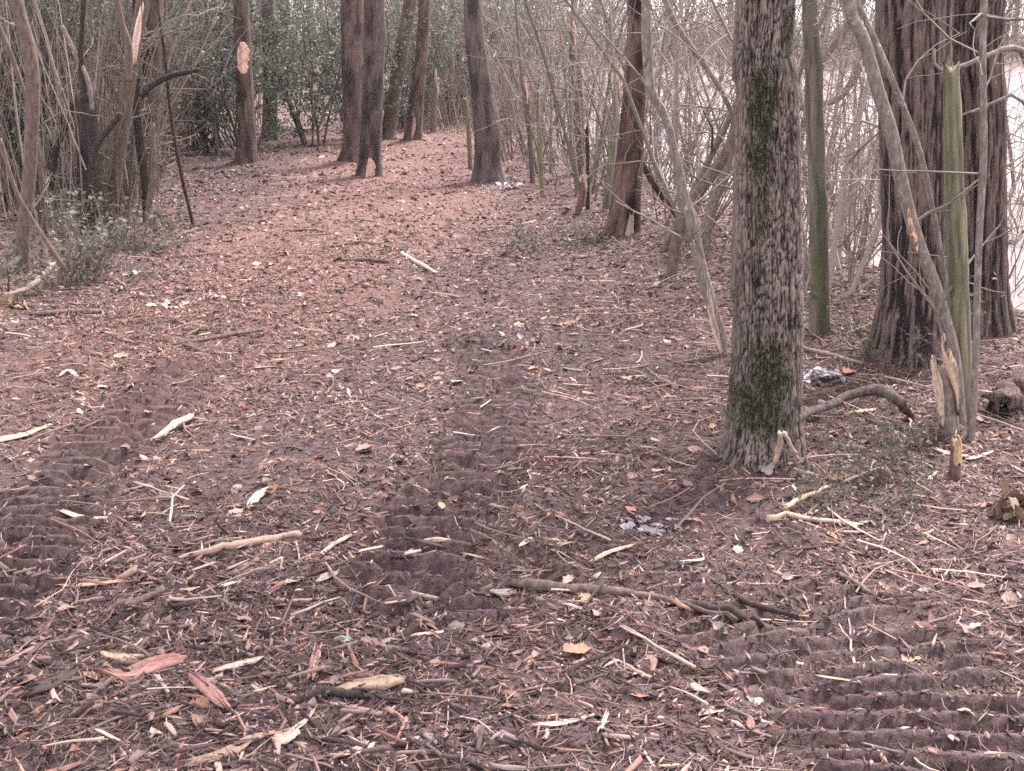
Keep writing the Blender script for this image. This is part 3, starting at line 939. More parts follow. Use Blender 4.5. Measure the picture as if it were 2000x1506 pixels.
# ------------------------------------------------------------------ branches, sticks and slabs by name
def stick(name, label, cat, px, mat, col=None, lift=0.6, sides=8, n=None, seed=1, hang=None, twigs=(), group=None, rough=0.08, flat_=1.0):
    """a branch lying along pixel rows (x, y, width), on the ground (or at heights hang[i] above it)"""
    P, rad = [], []
    for i, (x, y, wd) in enumerate(px):
        q = gp(x, y)
        r = 0.5 * wd / F * (q[1] * CP + (CAMH - q[2]) * SP)
        hz = hang[i] if hang else 0.0
        if hz:
            z = q[2] + hz
            q = flat(x, y, z)
        q = q + np.array((0, 0, r * lift))
        P.append(q)
        rad.append(r)
    P, rad = np.array(P), np.array(rad)
    base = P[len(P) // 2].copy()
    nn = n or max(7, 4 * len(px))
    D = smooth_line(np.concatenate([P - base, rad[:, None]], 1), nn)
    g = np.random.default_rng(seed)
    D[1:-1, :3] += g.normal(0, 0.25, (nn - 2, 3)) * D[1:-1, 3:4] * np.array((1, 1, 0.3))
    gh = ground_h(D[:, 0] + base[0], D[:, 1] + base[1]) - base[2]
    D[:, 2] = np.maximum(D[:, 2], gh + 0.35 * D[:, 3])
    D[1:-1, 2] = np.maximum(D[1:-1, 2], 0.5 * (D[:-2, 2] + D[2:, 2]) - 0.004)
    V, Q, T = tubes(D[:, :3], np.maximum(D[:, 3], 0.0015), sides, True, rough, seed)
    # ragged ends
    V[:sides] += g.normal(0, 0.6, (sides, 3)) * D[0, 3]
    V[(nn - 1) * sides:nn * sides] += g.normal(0, 0.6, (sides, 3)) * D[-1, 3]
    if twigs:
        root = thing(name, label, cat, base, group)
        cc = None if col is None else np.array(col) * (1 + 0.1 * g.normal(0, 1, (len(V), 1)))
        build('limb', V, Q, T, mat, root, cc, True)
        for tw in twigs:
            a = [gp(x, y) + np.array((0, 0, 0.006 + (tw[2] if len(tw) > 2 else 0) * k_)) - base for k_, (x, y) in enumerate(tw[:2])]
            L = smooth_line(np.array([a[0], (a[0] + a[1]) / 2 + g.normal(0, 0.008, 3), a[1]]), 6)
            Vt, Qt, Tt = tubes(L, np.linspace(0.005, 0.002, 6), 5)
            build('twig', Vt, Qt, Tt, mat, root, None if col is None else np.full((len(Vt), 3), col), True)
        return root
    cc = None if col is None else (np.array(col) * (1 + 0.12 * g.normal(0, 1, (len(V), 1)))).clip(0.01, 0.85)
    o = build(name, V, Q, T, mat, None, cc, True, at=base)
    return tag(o, label, cat, group)

def lath(D, col, thick, g, arch=0.0, k=8, fore=False, ends=0.16):
    """split wood along the rows of D (x, y, z, halfwidth): strips of grain of unequal length and height"""
    n = len(D)
    t = np.gradient(D[:, :3], axis=0)
    t[:, 2] = 0
    t /= np.linalg.norm(t, axis=1, keepdims=True)
    sd_ = np.stack([-t[:, 1], t[:, 0], np.zeros(n)], -1)
    fo = 1 + (0.5 if fore else 0.0) * np.abs(sd_[:, 1])
    L = np.linalg.norm(np.diff(D[:, :3], axis=0), axis=1).sum()
    a_ = np.abs(g.normal(0, ends, k)) * min(L, 0.5)
    b_ = np.abs(g.normal(0, ends, k)) * min(L, 0.5)
    hj = g.uniform(0.35, 1.0, k) * np.where(np.arange(k) % 2, 1.0, 0.7)
    hj[0] *= 0.3; hj[-1] *= 0.3
    streak = 1 + 0.20 * g.normal(0, 1, k)
    thick = 0.7 * min(thick, 1.1 * float(D[:, 3].max()))
    tw = g.normal(0, 0.22)
    V, C = [], []
    for side in (1, 0):
        for i in range(n):
            f = i / (n - 1)
            for j in range(k):
                a = j / (k - 1) * 2 - 1
                p = D[i, :3] + t[i] * (a_[j] * (1 - f) ** 3 - b_[j] * f ** 3)
                p = p + sd_[i] * D[i, 3] * a * fo[i] * (1 + 0.10 * g.normal())
                p[2] += side * thick * hj[j] * (1 + 0.15 * g.normal()) + arch * math.sin(PI * f) + tw * a * D[i, 3] * (f - 0.5) * 2 + 0.003
                V.append(p)
                C.append(np.array(col) * max(0.35, streak[j]) * (1 + 0.07 * g.normal()))
    m = n * k
    Q = [(i * k + j, i * k + j + 1, (i + 1) * k + j + 1, (i + 1) * k + j) for i in range(n - 1) for j in range(k - 1)]
    Q2 = [(a + m, d + m, c + m, b + m) for a, b, c, d in Q]
    ed = [(j, j + 1) for j in range(k - 1)] + [(i * k + k - 1, (i + 1) * k + k - 1) for i in range(n - 1)] + \
         [((n - 1) * k + j + 1, (n - 1) * k + j) for j in range(k - 1)] + [((i + 1) * k, i * k) for i in range(n - 1)]
    return np.array(V), Q + Q2 + [(b, a, a + m, b + m) for a, b in ed], np.array(C).clip(0.01, 0.85)

def slab(name, label, cat, px, col, thick=0.016, seed=1, arch=0.0, group=None, nseg=9, tilt=0.0, edge=0.5):
    """a torn slab or splinter of wood: centre line in pixels (x, y, width)"""
    g = np.random.default_rng(seed)
    P, rad = [], []
    for (x, y, wd) in px:
        q = gp(x, y)
        P.append(q)
        rad.append(0.5 * wd / F * (q[1] * CP + (CAMH - q[2]) * SP))
    P, rad = np.array(P), np.array(rad)
    base = P.mean(0)
    D = smooth_line(np.concatenate([P - base, rad[:, None]], 1), 11)
    gh = ground_h(D[:, 0] + base[0], D[:, 1] + base[1]) - base[2]
    ln_ = np.polyval(np.polyfit(np.arange(11), gh, 1), np.arange(11))
    D[:, 2] = ln_ + 0.5 * np.clip((gh - ln_).max(), 0, 0.03)
    V, Q, C = lath(D, col, thick, g, arch, fore=True)
    o = build(name, V, Q, None, M_WOOD, None, C, False, at=base)
    return tag(o, label, cat, group)

PALE, TAN, REDW, CREAM, ORNG = (0.42, 0.32, 0.25), (0.34, 0.24, 0.17), (0.22, 0.115, 0.092), (0.36, 0.29, 0.22), (0.42, 0.21, 0.13)
stick('fallen_branch', 'long brown fallen branch crossing the trail foreground with a side twig', 'branch', [(1000, 1143, 15), (1050, 1152, 22), (1150, 1160, 20), (1240, 1168, 17), (1330, 1186, 13), (1440, 1216, 9)], M_BROWNS, seed=2, lift=0.8, sides=10, twigs=[((1100, 1150), (1190, 1122))])
slab('bark_piece', 'grey bark strip propped against the thick end of the long fallen branch', 'bark', [(918, 1197, 8), (950, 1180, 20), (1012, 1150, 20)], (0.24, 0.19, 0.16), 0.02, 3)
stick('fallen_branch', 'dark rotten branch length beyond the thin end of the long fallen branch', 'branch', [(1318, 1184, 18), (1400, 1203, 20), (1490, 1226, 14)], M_DARKS, seed=4)
stick('fallen_branch', 'pale ended stick with a thin fork lying before the oak', 'stick', [(1500, 1018, 13), (1600, 1018, 10), (1685, 1027, 6)], M_WOOD, (0.42, 0.32, 0.22), seed=5, twigs=[((1560, 1020), (1648, 1050))])
slab('wood_splinter', 'curved bone pale splinter lying on the track print', 'wood piece', [(285, 876, 15), (320, 856, 16), (350, 842, 20), (366, 826, 18), (380, 815, 8)], CREAM, 0.03, 6, 0.01)
slab('wood_splinter', 'tan splinter with split end at the left edge beside the track', 'wood piece', [(-20, 866, 14), (45, 850, 16), (78, 842, 13), (105, 832, 5)], (0.50, 0.36, 0.25), 0.025, 7)
slab('wood_slab', 'pale flat chip lying alone left of trail centre', 'wood piece', [(484, 992, 18), (505, 972, 20), (530, 952, 14)], (0.46, 0.36, 0.29), 0.012, 8)
stick('fallen_branch', 'brown stick with a dark snapped end beside a twig, above the red slabs', 'stick', [(350, 1092, 8), (440, 1076, 17), (520, 1062, 18), (590, 1050, 14)], M_WOOD, (0.30, 0.21, 0.16), seed=9, lift=0.8, twigs=[((400, 1066), (470, 1062)), ((578, 1062), (582, 1112))])
slab('wood_splinter', 'thin pale splinter right of the dark ended brown stick', 'wood piece', [(620, 1086, 8), (660, 1068, 9), (702, 1046, 5)], PALE, 0.012, 10)
stick('fallen_branch', 'dull brown half buried stick on the left foreground', 'stick', [(200, 1204, 10), (260, 1180, 16), (318, 1156, 12)], M_BROWNS, seed=11, lift=0.3)
slab('bark_chunk', 'thick dark bark chunk at lower left', 'bark', [(48, 1364, 22), (100, 1338, 26), (152, 1312, 22)], (0.075, 0.052, 0.046), 0.03, 12)
slab('wood_slab', 'long rusty red slab lying crosswise at lower left', 'wood piece', [(196, 1328, 20), (240, 1316, 34), (310, 1308, 32), (376, 1296, 14)], REDW, 0.028, 13, edge=0.3)
slab('wood_slab', 'rusty red slab pointing toward the viewer below the crosswise one', 'wood piece', [(356, 1308, 10), (395, 1342, 22), (432, 1378, 22), (456, 1400, 10)], (0.25, 0.13, 0.108), 0.024, 14, edge=0.3)
slab('wood_splinter', 'yellowish torn splinter on the ground above the red crosswise slab', 'wood piece', [(190, 1276, 10), (230, 1284, 16), (285, 1292, 8)], (0.46, 0.36, 0.24), 0.016, 15)
slab('wood_splinter', 'pale double splinter right of the red slabs', 'wood piece', [(400, 1318, 8), (450, 1305, 15), (522, 1288, 12)], PALE, 0.02, 16)
slab('wood_slab', 'upright looking narrow red strip above the bark covered log piece', 'wood piece', [(604, 1344, 17), (614, 1300, 18), (624, 1252, 12)], (0.38, 0.20, 0.16), 0.015, 17)
slab('wood_splinter', 'long split branch ending in a pale hooked chunk at bottom left', 'wood piece', [(335, 1500, 12), (420, 1482, 20), (500, 1458, 24), (548, 1444, 22)], (0.27, 0.19, 0.14), 0.035, 18)
slab('wood_chunk', 'pale fresh chunk on the end of the long split branch', 'wood piece', [(526, 1458, 22), (552, 1446, 32), (578, 1428, 26)], (0.46, 0.36, 0.28), 0.045, 19)
slab('wood_splinter', 'pale arm of splinter leading up from the pale chunk', 'wood piece', [(570, 1436, 10), (592, 1412, 11), (618, 1384, 6)], (0.44, 0.35, 0.27), 0.016, 20)
stick('twig', 'dark twig standing beside the pale chunk', 'twig', [(576, 1432, 6), (562, 1402, 6), (548, 1370, 4)], M_DARKS, seed=21, hang=[0.0, 0.03, 0.07])
slab('log_piece', 'barked log piece with yellow torn top near the bottom edge', 'wood piece', [(618, 1374, 14), (690, 1346, 30), (760, 1338, 28), (806, 1334, 10)], (0.27, 0.20, 0.14), 0.04, 22)
stick('fallen_branch', 'dark branch half buried under the barked log piece', 'branch', [(560, 1378, 16), (640, 1356, 20), (720, 1362, 16)], M_DARKS, seed=23, lift=0.3)
slab('wood_splinter', 'pale splinter at the bottom edge right of the split branch', 'wood piece', [(640, 1494, 12), (680, 1474, 18), (724, 1452, 10)], (0.42, 0.31, 0.25), 0.02, 24)
stick('twig', 'thin dark twig arching with a bent end in the foreground middle', 'twig', [(1114, 1326, 8), (1128, 1302, 9), (1175, 1284, 8), (1224, 1262, 7)], M_DARKS, seed=25, hang=[0, 0.02, 0.03, 0.02])
stick('twig', 'brown twig ending in a pale torn tip right of the arching twig', 'twig', [(1196, 1288, 6), (1235, 1308, 8), (1268, 1330, 12)], M_WOOD, (0.34, 0.24, 0.18), seed=26)
slab('wood_splinter', 'pinkish narrow splinter standing out low at bottom centre', 'wood piece', [(1168, 1444, 9), (1178, 1415, 9), (1188, 1386, 8)], (0.50, 0.36, 0.31), 0.012, 27)
slab('wood_splinter', 'long pink splinter lying crosswise at bottom centre', 'wood piece', [(1030, 1424, 7), (1100, 1412, 12), (1166, 1402, 8)], (0.42, 0.29, 0.24), 0.014, 28)
slab('wood_splinter', 'yellowish splinter on the dark middle track print', 'wood piece', [(790, 1068, 9), (840, 1067, 12), (900, 1074, 8)], (0.36, 0.28, 0.19), 0.014, 29)
stick('twig', 'black stub at the left end of the yellowish splinter', 'twig', [(745, 1070, 10), (775, 1071, 12), (815, 1068, 8)], M_DARKS, seed=30)
slab('wood_splinter', 'thin bent pale splinter left of the frosty patch', 'wood piece', [(1146, 1104, 5), (1190, 1086, 9), (1256, 1062, 5)], (0.46, 0.35, 0.27), 0.010, 31)
slab('wood_splinter', 'short pale stick above the long fallen branch', 'wood piece', [(1012, 1084, 6), (1030, 1070, 11), (1042, 1058, 10)], (0.52, 0.38, 0.30), 0.014, 32)
stick('fallen_branch', 'dark brown stick lying crosswise far along the red trail', 'stick', [(640, 484, 4), (690, 476, 7), (740, 479, 6), (788, 489, 4)], M_BROWNS, seed=33, lift=0.25, rough=0.2)
stick('fallen_branch', 'pale straight stick lying far along the trail below the dark one', 'stick', [(784, 498, 7), (815, 516, 8), (852, 537, 7)], M_WOOD, (0.48, 0.36, 0.30), seed=34, lift=1.0)
stick('fallen_branch', 'dark bent stick at the left verge below the thin whip', 'stick', [(318, 486, 8), (338, 468, 9), (362, 458, 9), (390, 447, 8)], M_BROWNS, seed=35, lift=0.25, rough=0.2)
stick('fallen_branch', 'long dark stick on the trail above the left track print', 'stick', [(340, 676, 5), (400, 664, 8), (450, 655, 8), (512, 644, 5)], M_BROWNS, seed=36, lift=0.25, rough=0.2)
stick('fallen_branch', 'black rotten stick far along the red trail, first of the dark bits', 'stick', [(560, 452, 5), (600, 450, 7), (640, 455, 5)], M_BROWNS, seed=37, lift=0.25, rough=0.2)
stick('fallen_branch', 'black rotten lump of wood below the far crosswise stick', 'stick', [(668, 512, 6), (720, 508, 8), (770, 514, 6)], M_BROWNS, seed=38, lift=0.25, rough=0.2)
slab('wood_splinter', 'small arched white splinter on the far left trail', 'wood piece', [(112, 739, 6), (134, 732, 8), (154, 738, 6)], (0.46, 0.37, 0.31), 0.012, 39, 0.015)
slab('wood_splinter', 'tiny white splinter right of the arched one', 'wood piece', [(184, 758, 5), (197, 761, 7), (210, 764, 5)], (0.66, 0.55, 0.46), 0.010, 40)
slab('wood_slab', 'thin tan plank like splinter lying crosswise on the left track print', 'wood piece', [(95, 1000, 7), (160, 999, 11), (224, 1003, 8)], (0.44, 0.31, 0.22), 0.018, 41)
slab('wood_splinter', 'thin red splinter line at left below the track print', 'wood piece', [(105, 1152, 5), (170, 1150, 8), (250, 1146, 6)], (0.42, 0.24, 0.18), 0.012, 42)
slab('wood_splinter', 'tan splinter lying behind the curved root by the oak', 'wood piece', [(1638, 812, 9), (1680, 808, 11), (1712, 803, 9)], (0.52, 0.38, 0.25), 0.015, 43)
slab('wood_splinter', 'long cream splinter among sticks below the splintered stump', 'wood piece', [(1820, 880, 10), (1850, 888, 11), (1895, 892, 8)], (0.44, 0.35, 0.26), 0.016, 44)
slab('wood_splinter', 'pale splinter at the right edge among sticks', 'wood piece', [(1885, 894, 7), (1910, 892, 8), (1940, 886, 6)], (0.56, 0.42, 0.32), 0.014, 45)
slab('wood_splinter', 'small white standing splinter below the small stub', 'wood piece', [(1814, 944, 6), (1820, 932, 8), (1828, 920, 5)], (0.66, 0.54, 0.44), 0.012, 46)
stick('fallen_branch', 'bent root like dark branch arching from behind the oak foot', 'branch', [(1548, 824, 13), (1610, 800, 17), (1680, 772, 19), (1722, 770, 23), (1752, 788, 21), (1782, 820, 12)], M_PINE, seed=47, sides=12, n=26, hang=[0.03, 0.05, 0.08, 0.10, 0.08, 0.0])
stick('stick', 'pale stick leaning on the oak foot, longest of the three there', 'stick', [(1512, 912, 9), (1519, 880, 10), (1526, 850, 8)], M_WOOD, (0.38, 0.29, 0.23), seed=48, hang=[0.0, 0.06, 0.12])
stick('stick', 'grey stick slanting down from the oak foot', 'stick', [(1566, 914, 8), (1548, 880, 8), (1530, 848, 7)], M_WOOD, (0.32, 0.25, 0.21), seed=49, hang=[0.0, 0.06, 0.12])
slab('wood_splinter', 'tan splinter at the oak foot below the leaning sticks', 'wood piece', [(1524, 886, 10), (1550, 912, 13), (1604, 950, 6)], (0.26, 0.185, 0.14), 0.018, 50)
stick('stick', 'greenish stick slanting out of the dark hole before the oak', 'stick', [(1528, 996, 10), (1570, 974, 9), (1622, 950, 6)], M_WOOD, (0.36, 0.29, 0.18), seed=51, hang=[0.01, 0.03, 0.03])
stick('stick', 'grey stick lying behind the oak toward the thick dark trunk', 'stick', [(1566, 682, 8), (1612, 694, 9), (1684, 712, 8)], M_GREY, seed=52)
stick('stick', 'thin stick crossing the ground at the foot of the thick dark trunk', 'stick', [(1650, 628, 6), (1720, 660, 7), (1850, 712, 6)], M_BROWNS, seed=53, hang=[0.02, 0.04, 0.03])
lg = stick('rotten_log', 'rotten dark log end at the right edge', 'log', [(1950, 812, 46), (1985, 786, 56), (2060, 760, 60)], M_CYP, seed=54, sides=18, n=14, lift=0.9, rough=0.05)
stick('stick', 'thick pale stick at the water edge near the frame edge', 'stick', [(1944, 500, 10), (1975, 478, 12), (2030, 440, 12)], M_GREY, seed=55, hang=[0.0, 0.15, 0.35])
stick('stick', 'pale stick propped up at the left verge below the grey sapling', 'stick', [(10, 582, 8), (60, 562, 12), (106, 520, 12)], M_WOOD, (0.24, 0.19, 0.15), seed=56, hang=[0.02, 0.05, 0.12])
stick('fallen_branch', 'low rotten branch along the left verge', 'branch', [(60, 618, 9), (120, 615, 12), (200, 612, 10)], M_BROWNS, seed=57, lift=0.9)
stick('fallen_branch', 'second dark stick right of the dark rotten branch, with torn underside', 'stick', [(1418, 1162, 8), (1480, 1186, 13), (1560, 1208, 9)], M_DARKS, seed=58, lift=0.6)
stick('fallen_branch', 'short dark stick with pale split above the big tread prints', 'stick', [(1638, 1124, 9), (1668, 1140, 12), (1700, 1162, 9)], M_BROWNS, seed=59)
# forked broken bough hanging across the fluted trunk at the top of the picture
def air_stick(name, label, cat, pts, Y, mat, seed, root_px=None, part=None):
    W = np.array([at_y(x, y, Y + dy) for x, y, wd, dy in pts])
    rad = np.array([0.5 * wd / F * Y * 1.03 for x, y, wd, dy in pts])
    base = W[-1].copy()
    nn = 5 * len(pts)
    D = smooth_line(np.concatenate([W - base, rad[:, None]], 1), nn)
    V, Q, T = tubes(D[:, :3], np.maximum(D[:, 3], 0.0015), 8, True, 0.05, seed)
    o = build(name, V, Q, T, mat, None, None, True, at=base)
    return tag(o, label, cat)
air_stick('dead_branch', 'bare broken bough stretching across the fluted trunk near the top right', 'branch',
    [(1824, 95, 5, 0), (1830, 136, 8, 0), (1884, 128, 9, 0), (1925, 110, 10, 0), (1983, 94, 11, 0.05), (2010, 140, 12, 0.15), (2080, 400, 14, 0.4), (2110, 690, 16, 0.5)], 5.6, M_GREY, 81)
air_stick('dead_branch', 'thin bare bough below the higher one across the fluted trunk', 'branch',
    [(1880, 224, 5, 0), (1925, 210, 6, 0), (1990, 192, 7, 0), (2060, 330, 9, 0.2), (2090, 700, 10, 0.4)], 5.6, M_GREY, 82)
for i, (pts, Y, lb) in enumerate([
    ([(1640, -40, 12, 0), (1600, 50, 11, 0), (1570, 115, 10, 0), (1520, 330, 12, 0.3), (1500, 560, 12, 0.6)], 9.0, 'pale slanting bough behind the oak high up, upper of the two'),
    ([(1700, -30, 16, 0), (1650, 60, 15, 0), (1600, 140, 14, 0), (1540, 360, 16, 0.3), (1490, 540, 16, 0.6)], 9.6, 'thicker greyish bough slanting down behind the oak'),
    ([(1560, 210, 12, 0), (1640, 190, 13, 0), (1690, 110, 14, 0), (1720, 40, 14, 0), (1735, -60, 14, 0)], 9.3, 'dark crossing bough behind the mossy post'),
    ([(1287, -30, 8, 0), (1321, 48, 10, 0), (1373, 123, 10, 0), (1420, 200, 9, 0), (1470, 330, 9, 0.2), (1490, 520, 9, 0.3)], 8.8, 'pale torn bough slanting down to the oak from above the splintered stem')]):
    air_stick('leaning_branch', lb, 'branch', pts, Y, M_GREY, 90 + i)

Yl = 9.6
for i, (pts, Y, m, lb) in enumerate([
    ([(222, -30, 11, 0), (238, 45, 12, 0), (252, 92, 13, 0), (250, 160, 14, 0)], 10.0, M_BROWNS, 'fork branch running up from the leaning torn sapling'),
    ([(166, -30, 9, 0), (160, 60, 10, 0), (158, 130, 11, 0), (166, 200, 12, 0)], 9.7, M_DARKS, 'dark crooked shoot rising above the dark snag'),
    ([(-10, 30, 9, 0), (22, 110, 10, 0), (50, 190, 9, 0), (75, 300, 9, 0.1), (90, 480, 9, 0.2)], 8.8, M_BROWNS, 'pale broken branch slanting behind the bent grey trunk'),
    ([(120, 50, 8, 0), (150, 110, 9, 0), (174, 165, 9, 0), (180, 215, 8, 0)], 9.7, M_GREY, 'pale bare branch slanting down to the top of the dark snag'),
    ([(236, 222, 11, 0), (210, 255, 11, 0), (190, 285, 12, 0), (180, 330, 12, 0)], 9.7, M_DARKS, 'dark branch joining the dark snag to the leaning torn sapling'),
    ([(275, 190, 10, 0), (300, 165, 11, 0), (335, 148, 11, 0), (390, 136, 8, 0)], 10.6, M_DARKS, 'dark bough arching off toward the brush pile'),
    ([(296, 240, 11, 0), (300, 330, 12, 0), (292, 390, 13, 0), (288, 432, 12, 0.0)], 10.4, M_BROWNS, 'short brown leaning stem beside the dark thin stem'),
    ([(0, 270, 8, 0), (30, 370, 9, 0), (70, 440, 9, 0), (130, 530, 9, 0)], 7.9, M_BROWNS, 'thin pale branch slanting low across the bent grey trunk')]):
    air_stick('leaning_branch', lb, 'branch', pts, Y, m, 110 + i)
bpile = thing('brush_pile', 'dark heap of arching cut branches left of the blazed trunk', 'brush pile', gp(405, 292))
gb_ = np.random.default_rng(120)
for i in range(22):
    fx = gb_.uniform(385, 470); tx = gb_.uniform(300, 400); ty = gb_.uniform(135, 235)
    Yp = float(bpile.location[1]) + gb_.uniform(-0.5, 0.7)
    P = np.array([at_y(fx, 292, Yp), at_y(fx - 0.25 * (fx - tx), 292 - 0.62 * (292 - ty), Yp), at_y(fx - 0.6 * (fx - tx), ty + 6, Yp), at_y(tx, ty + gb_.uniform(0, 40), Yp)])
    P[0, 2] = gz(P[0, 0], P[0, 1]) - 0.03
    P = smooth_line(P, 9) - np.array(bpile.location)
    P[1:-1] += gb_.normal(0, 0.025, (7, 3))
    V, Q, T = tubes(P, np.linspace(1, 0.5, 9) * gb_.uniform(0.010, 0.022), 6)
    build('branch', V, Q, T, M_DARKS if gb_.random() < 0.4 else M_GREY, bpile, None, True)

# ------------------------------------------------------------------ litter: mulch, chips, twigs, leaves
PALETTE = np.array([(0.030, 0.020, 0.021), (0.056, 0.038, 0.038), (0.095, 0.064, 0.063), (0.145, 0.100, 0.096), (0.230, 0.160, 0.142),
                    (0.200, 0.105, 0.082), (0.290, 0.160, 0.125), (0.320, 0.230, 0.185), (0.430, 0.330, 0.270), (0.180, 0.150, 0.145)])
PW = np.array([0.17, 0.21, 0.18, 0.14, 0.10, 0.06, 0.035, 0.06, 0.025, 0.02])
PW = PW / PW.sum()
PW_RED = np.array([0.16, 0.17, 0.13, 0.10, 0.06, 0.19, 0.09, 0.055, 0.025, 0.02]); PW_RED /= PW_RED.sum()

def rot_mats(yaw, pitch, roll):
    cy, sy_, cp, sp, cr, sr = np.cos(yaw), np.sin(yaw), np.cos(pitch), np.sin(pitch), np.cos(roll), np.sin(roll)
    M = np.empty((len(yaw), 3, 3))
    M[:, 0, 0] = cy * cp; M[:, 0, 1] = cy * sp * sr - sy_ * cr; M[:, 0, 2] = cy * sp * cr + sy_ * sr
    M[:, 1, 0] = sy_ * cp; M[:, 1, 1] = sy_ * sp * sr + cy * cr; M[:, 1, 2] = sy_ * sp * cr - cy * sr
    M[:, 2, 0] = -sp; M[:, 2, 1] = cp * sr; M[:, 2, 2] = cp * cr
    return M
# chip: a tapering splintered lath of 12 triangles; shred: a 4-sided sliver of 8; leaf: a folded blade
CH_V = np.array([(-.5, -.5, 0), (-.5, .5, 0), (.5, .35, 0), (.5, -.35, 0), (-.46, -.4, 1), (-.4, .42, 1), (.42, .3, 1), (.5, -.2, 1)], float)
CH_Q = np.array([(3, 2, 1, 0), (4, 5, 6, 7), (0, 1, 5, 4), (1, 2, 6, 5), (2, 3, 7, 6), (3, 0, 4, 7)])
SL_V = np.array([(-.5, 0, .2), (-.05, -.5, 0), (0, .5, 0), (.05, 0, 1), (.5, 0, .3)], float)
SL_T = np.array([(0, 1, 3), (0, 3, 2), (0, 2, 1), (4, 3, 1), (4, 2, 3), (4, 1, 2)])
LF_V = np.array([(-.5, 0, 0), (-.15, -.33, .16), (.18, -.3, .2), (.5, 0, .05), (.18, .3, .12), (-.15, .33, .22), (0, 0, 0)], float)
LF_T = np.array([(0, 1, 6), (1, 2, 6), (2, 3, 6), (3, 4, 6), (4, 5, 6), (5, 0, 6)])

def scatter_xy(n, y0, y1, power, xpad, g, half=0.43):
    """positions thinning out with distance"""
    u = g.random(n)
    y = (y0 ** power + u * (y1 ** power - y0 ** power)) ** (1 / power)
    x = (g.random(n) * 2 - 1) * (half * y + xpad)
    return x, y
def keep_land(x, y, g, tracks_thin=0.55):
    bx = np.interp(y, BANK_Y, BANK_X)
    _, wet = tracks_at(x, y)
    ok = (x < bx + 0.9) & (g.random(len(x)) > wet * tracks_thin)
    ok &= np.hypot(x - OAK[0], y - OAK[1]) > 0.15
    return ok
def pieces(name, label, TV, TQ, TT, n, y0, y1, power, L, W, H, mat, seed, weights=None, tilt=0.22, xpad=0.6, bright=1.0, thin=0.55, jit=0.12, palette=PALETTE, lift=0.0, size_y=0.0, side=None):
    g = np.random.default_rng(seed)
    x, y = scatter_xy(n, y0, y1, power, xpad, g)
    ok = keep_land(x, y, g, thin)
    # clumping
    ok &= g.random(n) < np.clip(0.75 + 0.9 * fbm2(x * 1.1, y * 1.1, 3, seed), 0.15, 1)
    if side is not None:
        ok &= g.random(n) < side(x, y)
    x, y = x[ok], y[ok]
    n = len(x)
    z = ground_h(x, y) + lift
    Ls = np.exp(g.uniform(math.log(L[0]), math.log(L[1]), n)) * (1 + size_y * y)
    Ws = np.exp(g.uniform(math.log(W[0]), math.log(W[1]), n)) * (1 + size_y * y)
    Hs = g.uniform(H[0], H[1], n) * (1 + size_y * y)
    V = TV[None] * (1 + jit * g.normal(0, 1, (n, len(TV), 3)))
    V = V * np.stack([Ls, Ws, Hs], -1)[:, None]
    M = rot_mats(g.uniform(0, 2 * PI, n), g.normal(0, tilt, n), g.normal(0, tilt * 1.4, n))
    V = np.einsum('nij,nkj->nki', M, V) + np.stack([x, y, z], -1)[:, None]
    rd = red_at(x, y)
    a = g.choice(len(palette), n, p=weights if weights is not None else PW)
    b = g.choice(len(palette), n, p=PW_RED) if palette is PALETTE else a
    idx = np.where(g.random(n) < rd * 0.9, b, a)
    C = palette[idx] * g.uniform(0.7, 1.35, (n, 1)) * bright
    C = np.repeat(C, len(TV), 0)
    off = (np.arange(n) * len(TV))[:, None, None]
    Q = (TQ[None] + off).reshape(-1, 4) if TQ is not None else None
    T = (TT[None] + off).reshape(-1, 3) if TT is not None else None
    o = build(name, V.reshape(-1, 3), Q, T, mat, None, C.clip(0.01, 0.85))
    return tag(o, label, None, None, 'stuff')

pieces('mulch', 'fine shredded bark and wood mulch strewn over the trail', SL_V, None, SL_T, 150000, 2.2, 11, 1.1, (0.016, 0.080), (0.0025, 0.010), (0.0025, 0.010), M_CHIP, 401, tilt=0.5, bright=1.25, thin=0.78)
pieces('mulch', 'coarser mulch and leaf scraps strewn on the farther trail', SL_V, None, SL_T, 75000, 6.5, 30, 1.3, (0.02, 0.075), (0.007, 0.024), (0.006, 0.022), M_CHIP, 402, tilt=0.55, xpad=1.5, bright=1.3)
pieces('wood_chips', 'small splintered wood chips mixed through the mulch', CH_V, CH_Q, None, 20000, 2.2, 15, 1.2, (0.025, 0.10), (0.0025, 0.009), (0.002, 0.006), M_CHIP, 403, thin=0.88)
pieces('wood_chips', 'coarse shredded bark and splinters heaped at the near end of the trail', CH_V, CH_Q, None, 4200, 2.2, 4.6, 1.0, (0.04, 0.20), (0.004, 0.022), (0.002, 0.009), M_CHIP, 406, tilt=0.22, lift=-0.002,
       side=lambda x, y: sstep(0.35, -0.25, x + 0.25 * fbm2(x * 2, y * 2, 2, 55)) * sstep(4.4, 3.5, y + 0.4 * fbm2(x * 2, y * 2, 2, 56)))
def in_track(x, y):
    return np.clip(tracks_at(x, y)[1] * 1.2, 0, 1)
SOILPAL = np.array([(0.030, 0.020, 0.022), (0.055, 0.037, 0.041), (0.085, 0.058, 0.063), (0.12, 0.084, 0.088), (0.16, 0.11, 0.105)])
CLOD_V = np.array([(-.5, -.1, 0), (.1, -.5, 0), (.5, .15, 0), (-.15, .5, 0), (-.15, -.1, .9), (.2, .12, .7)], float)
CLOD_T = np.array([(0, 1, 4), (1, 5, 4), (1, 2, 5), (2, 3, 5), (3, 4, 5), (3, 0, 4)])
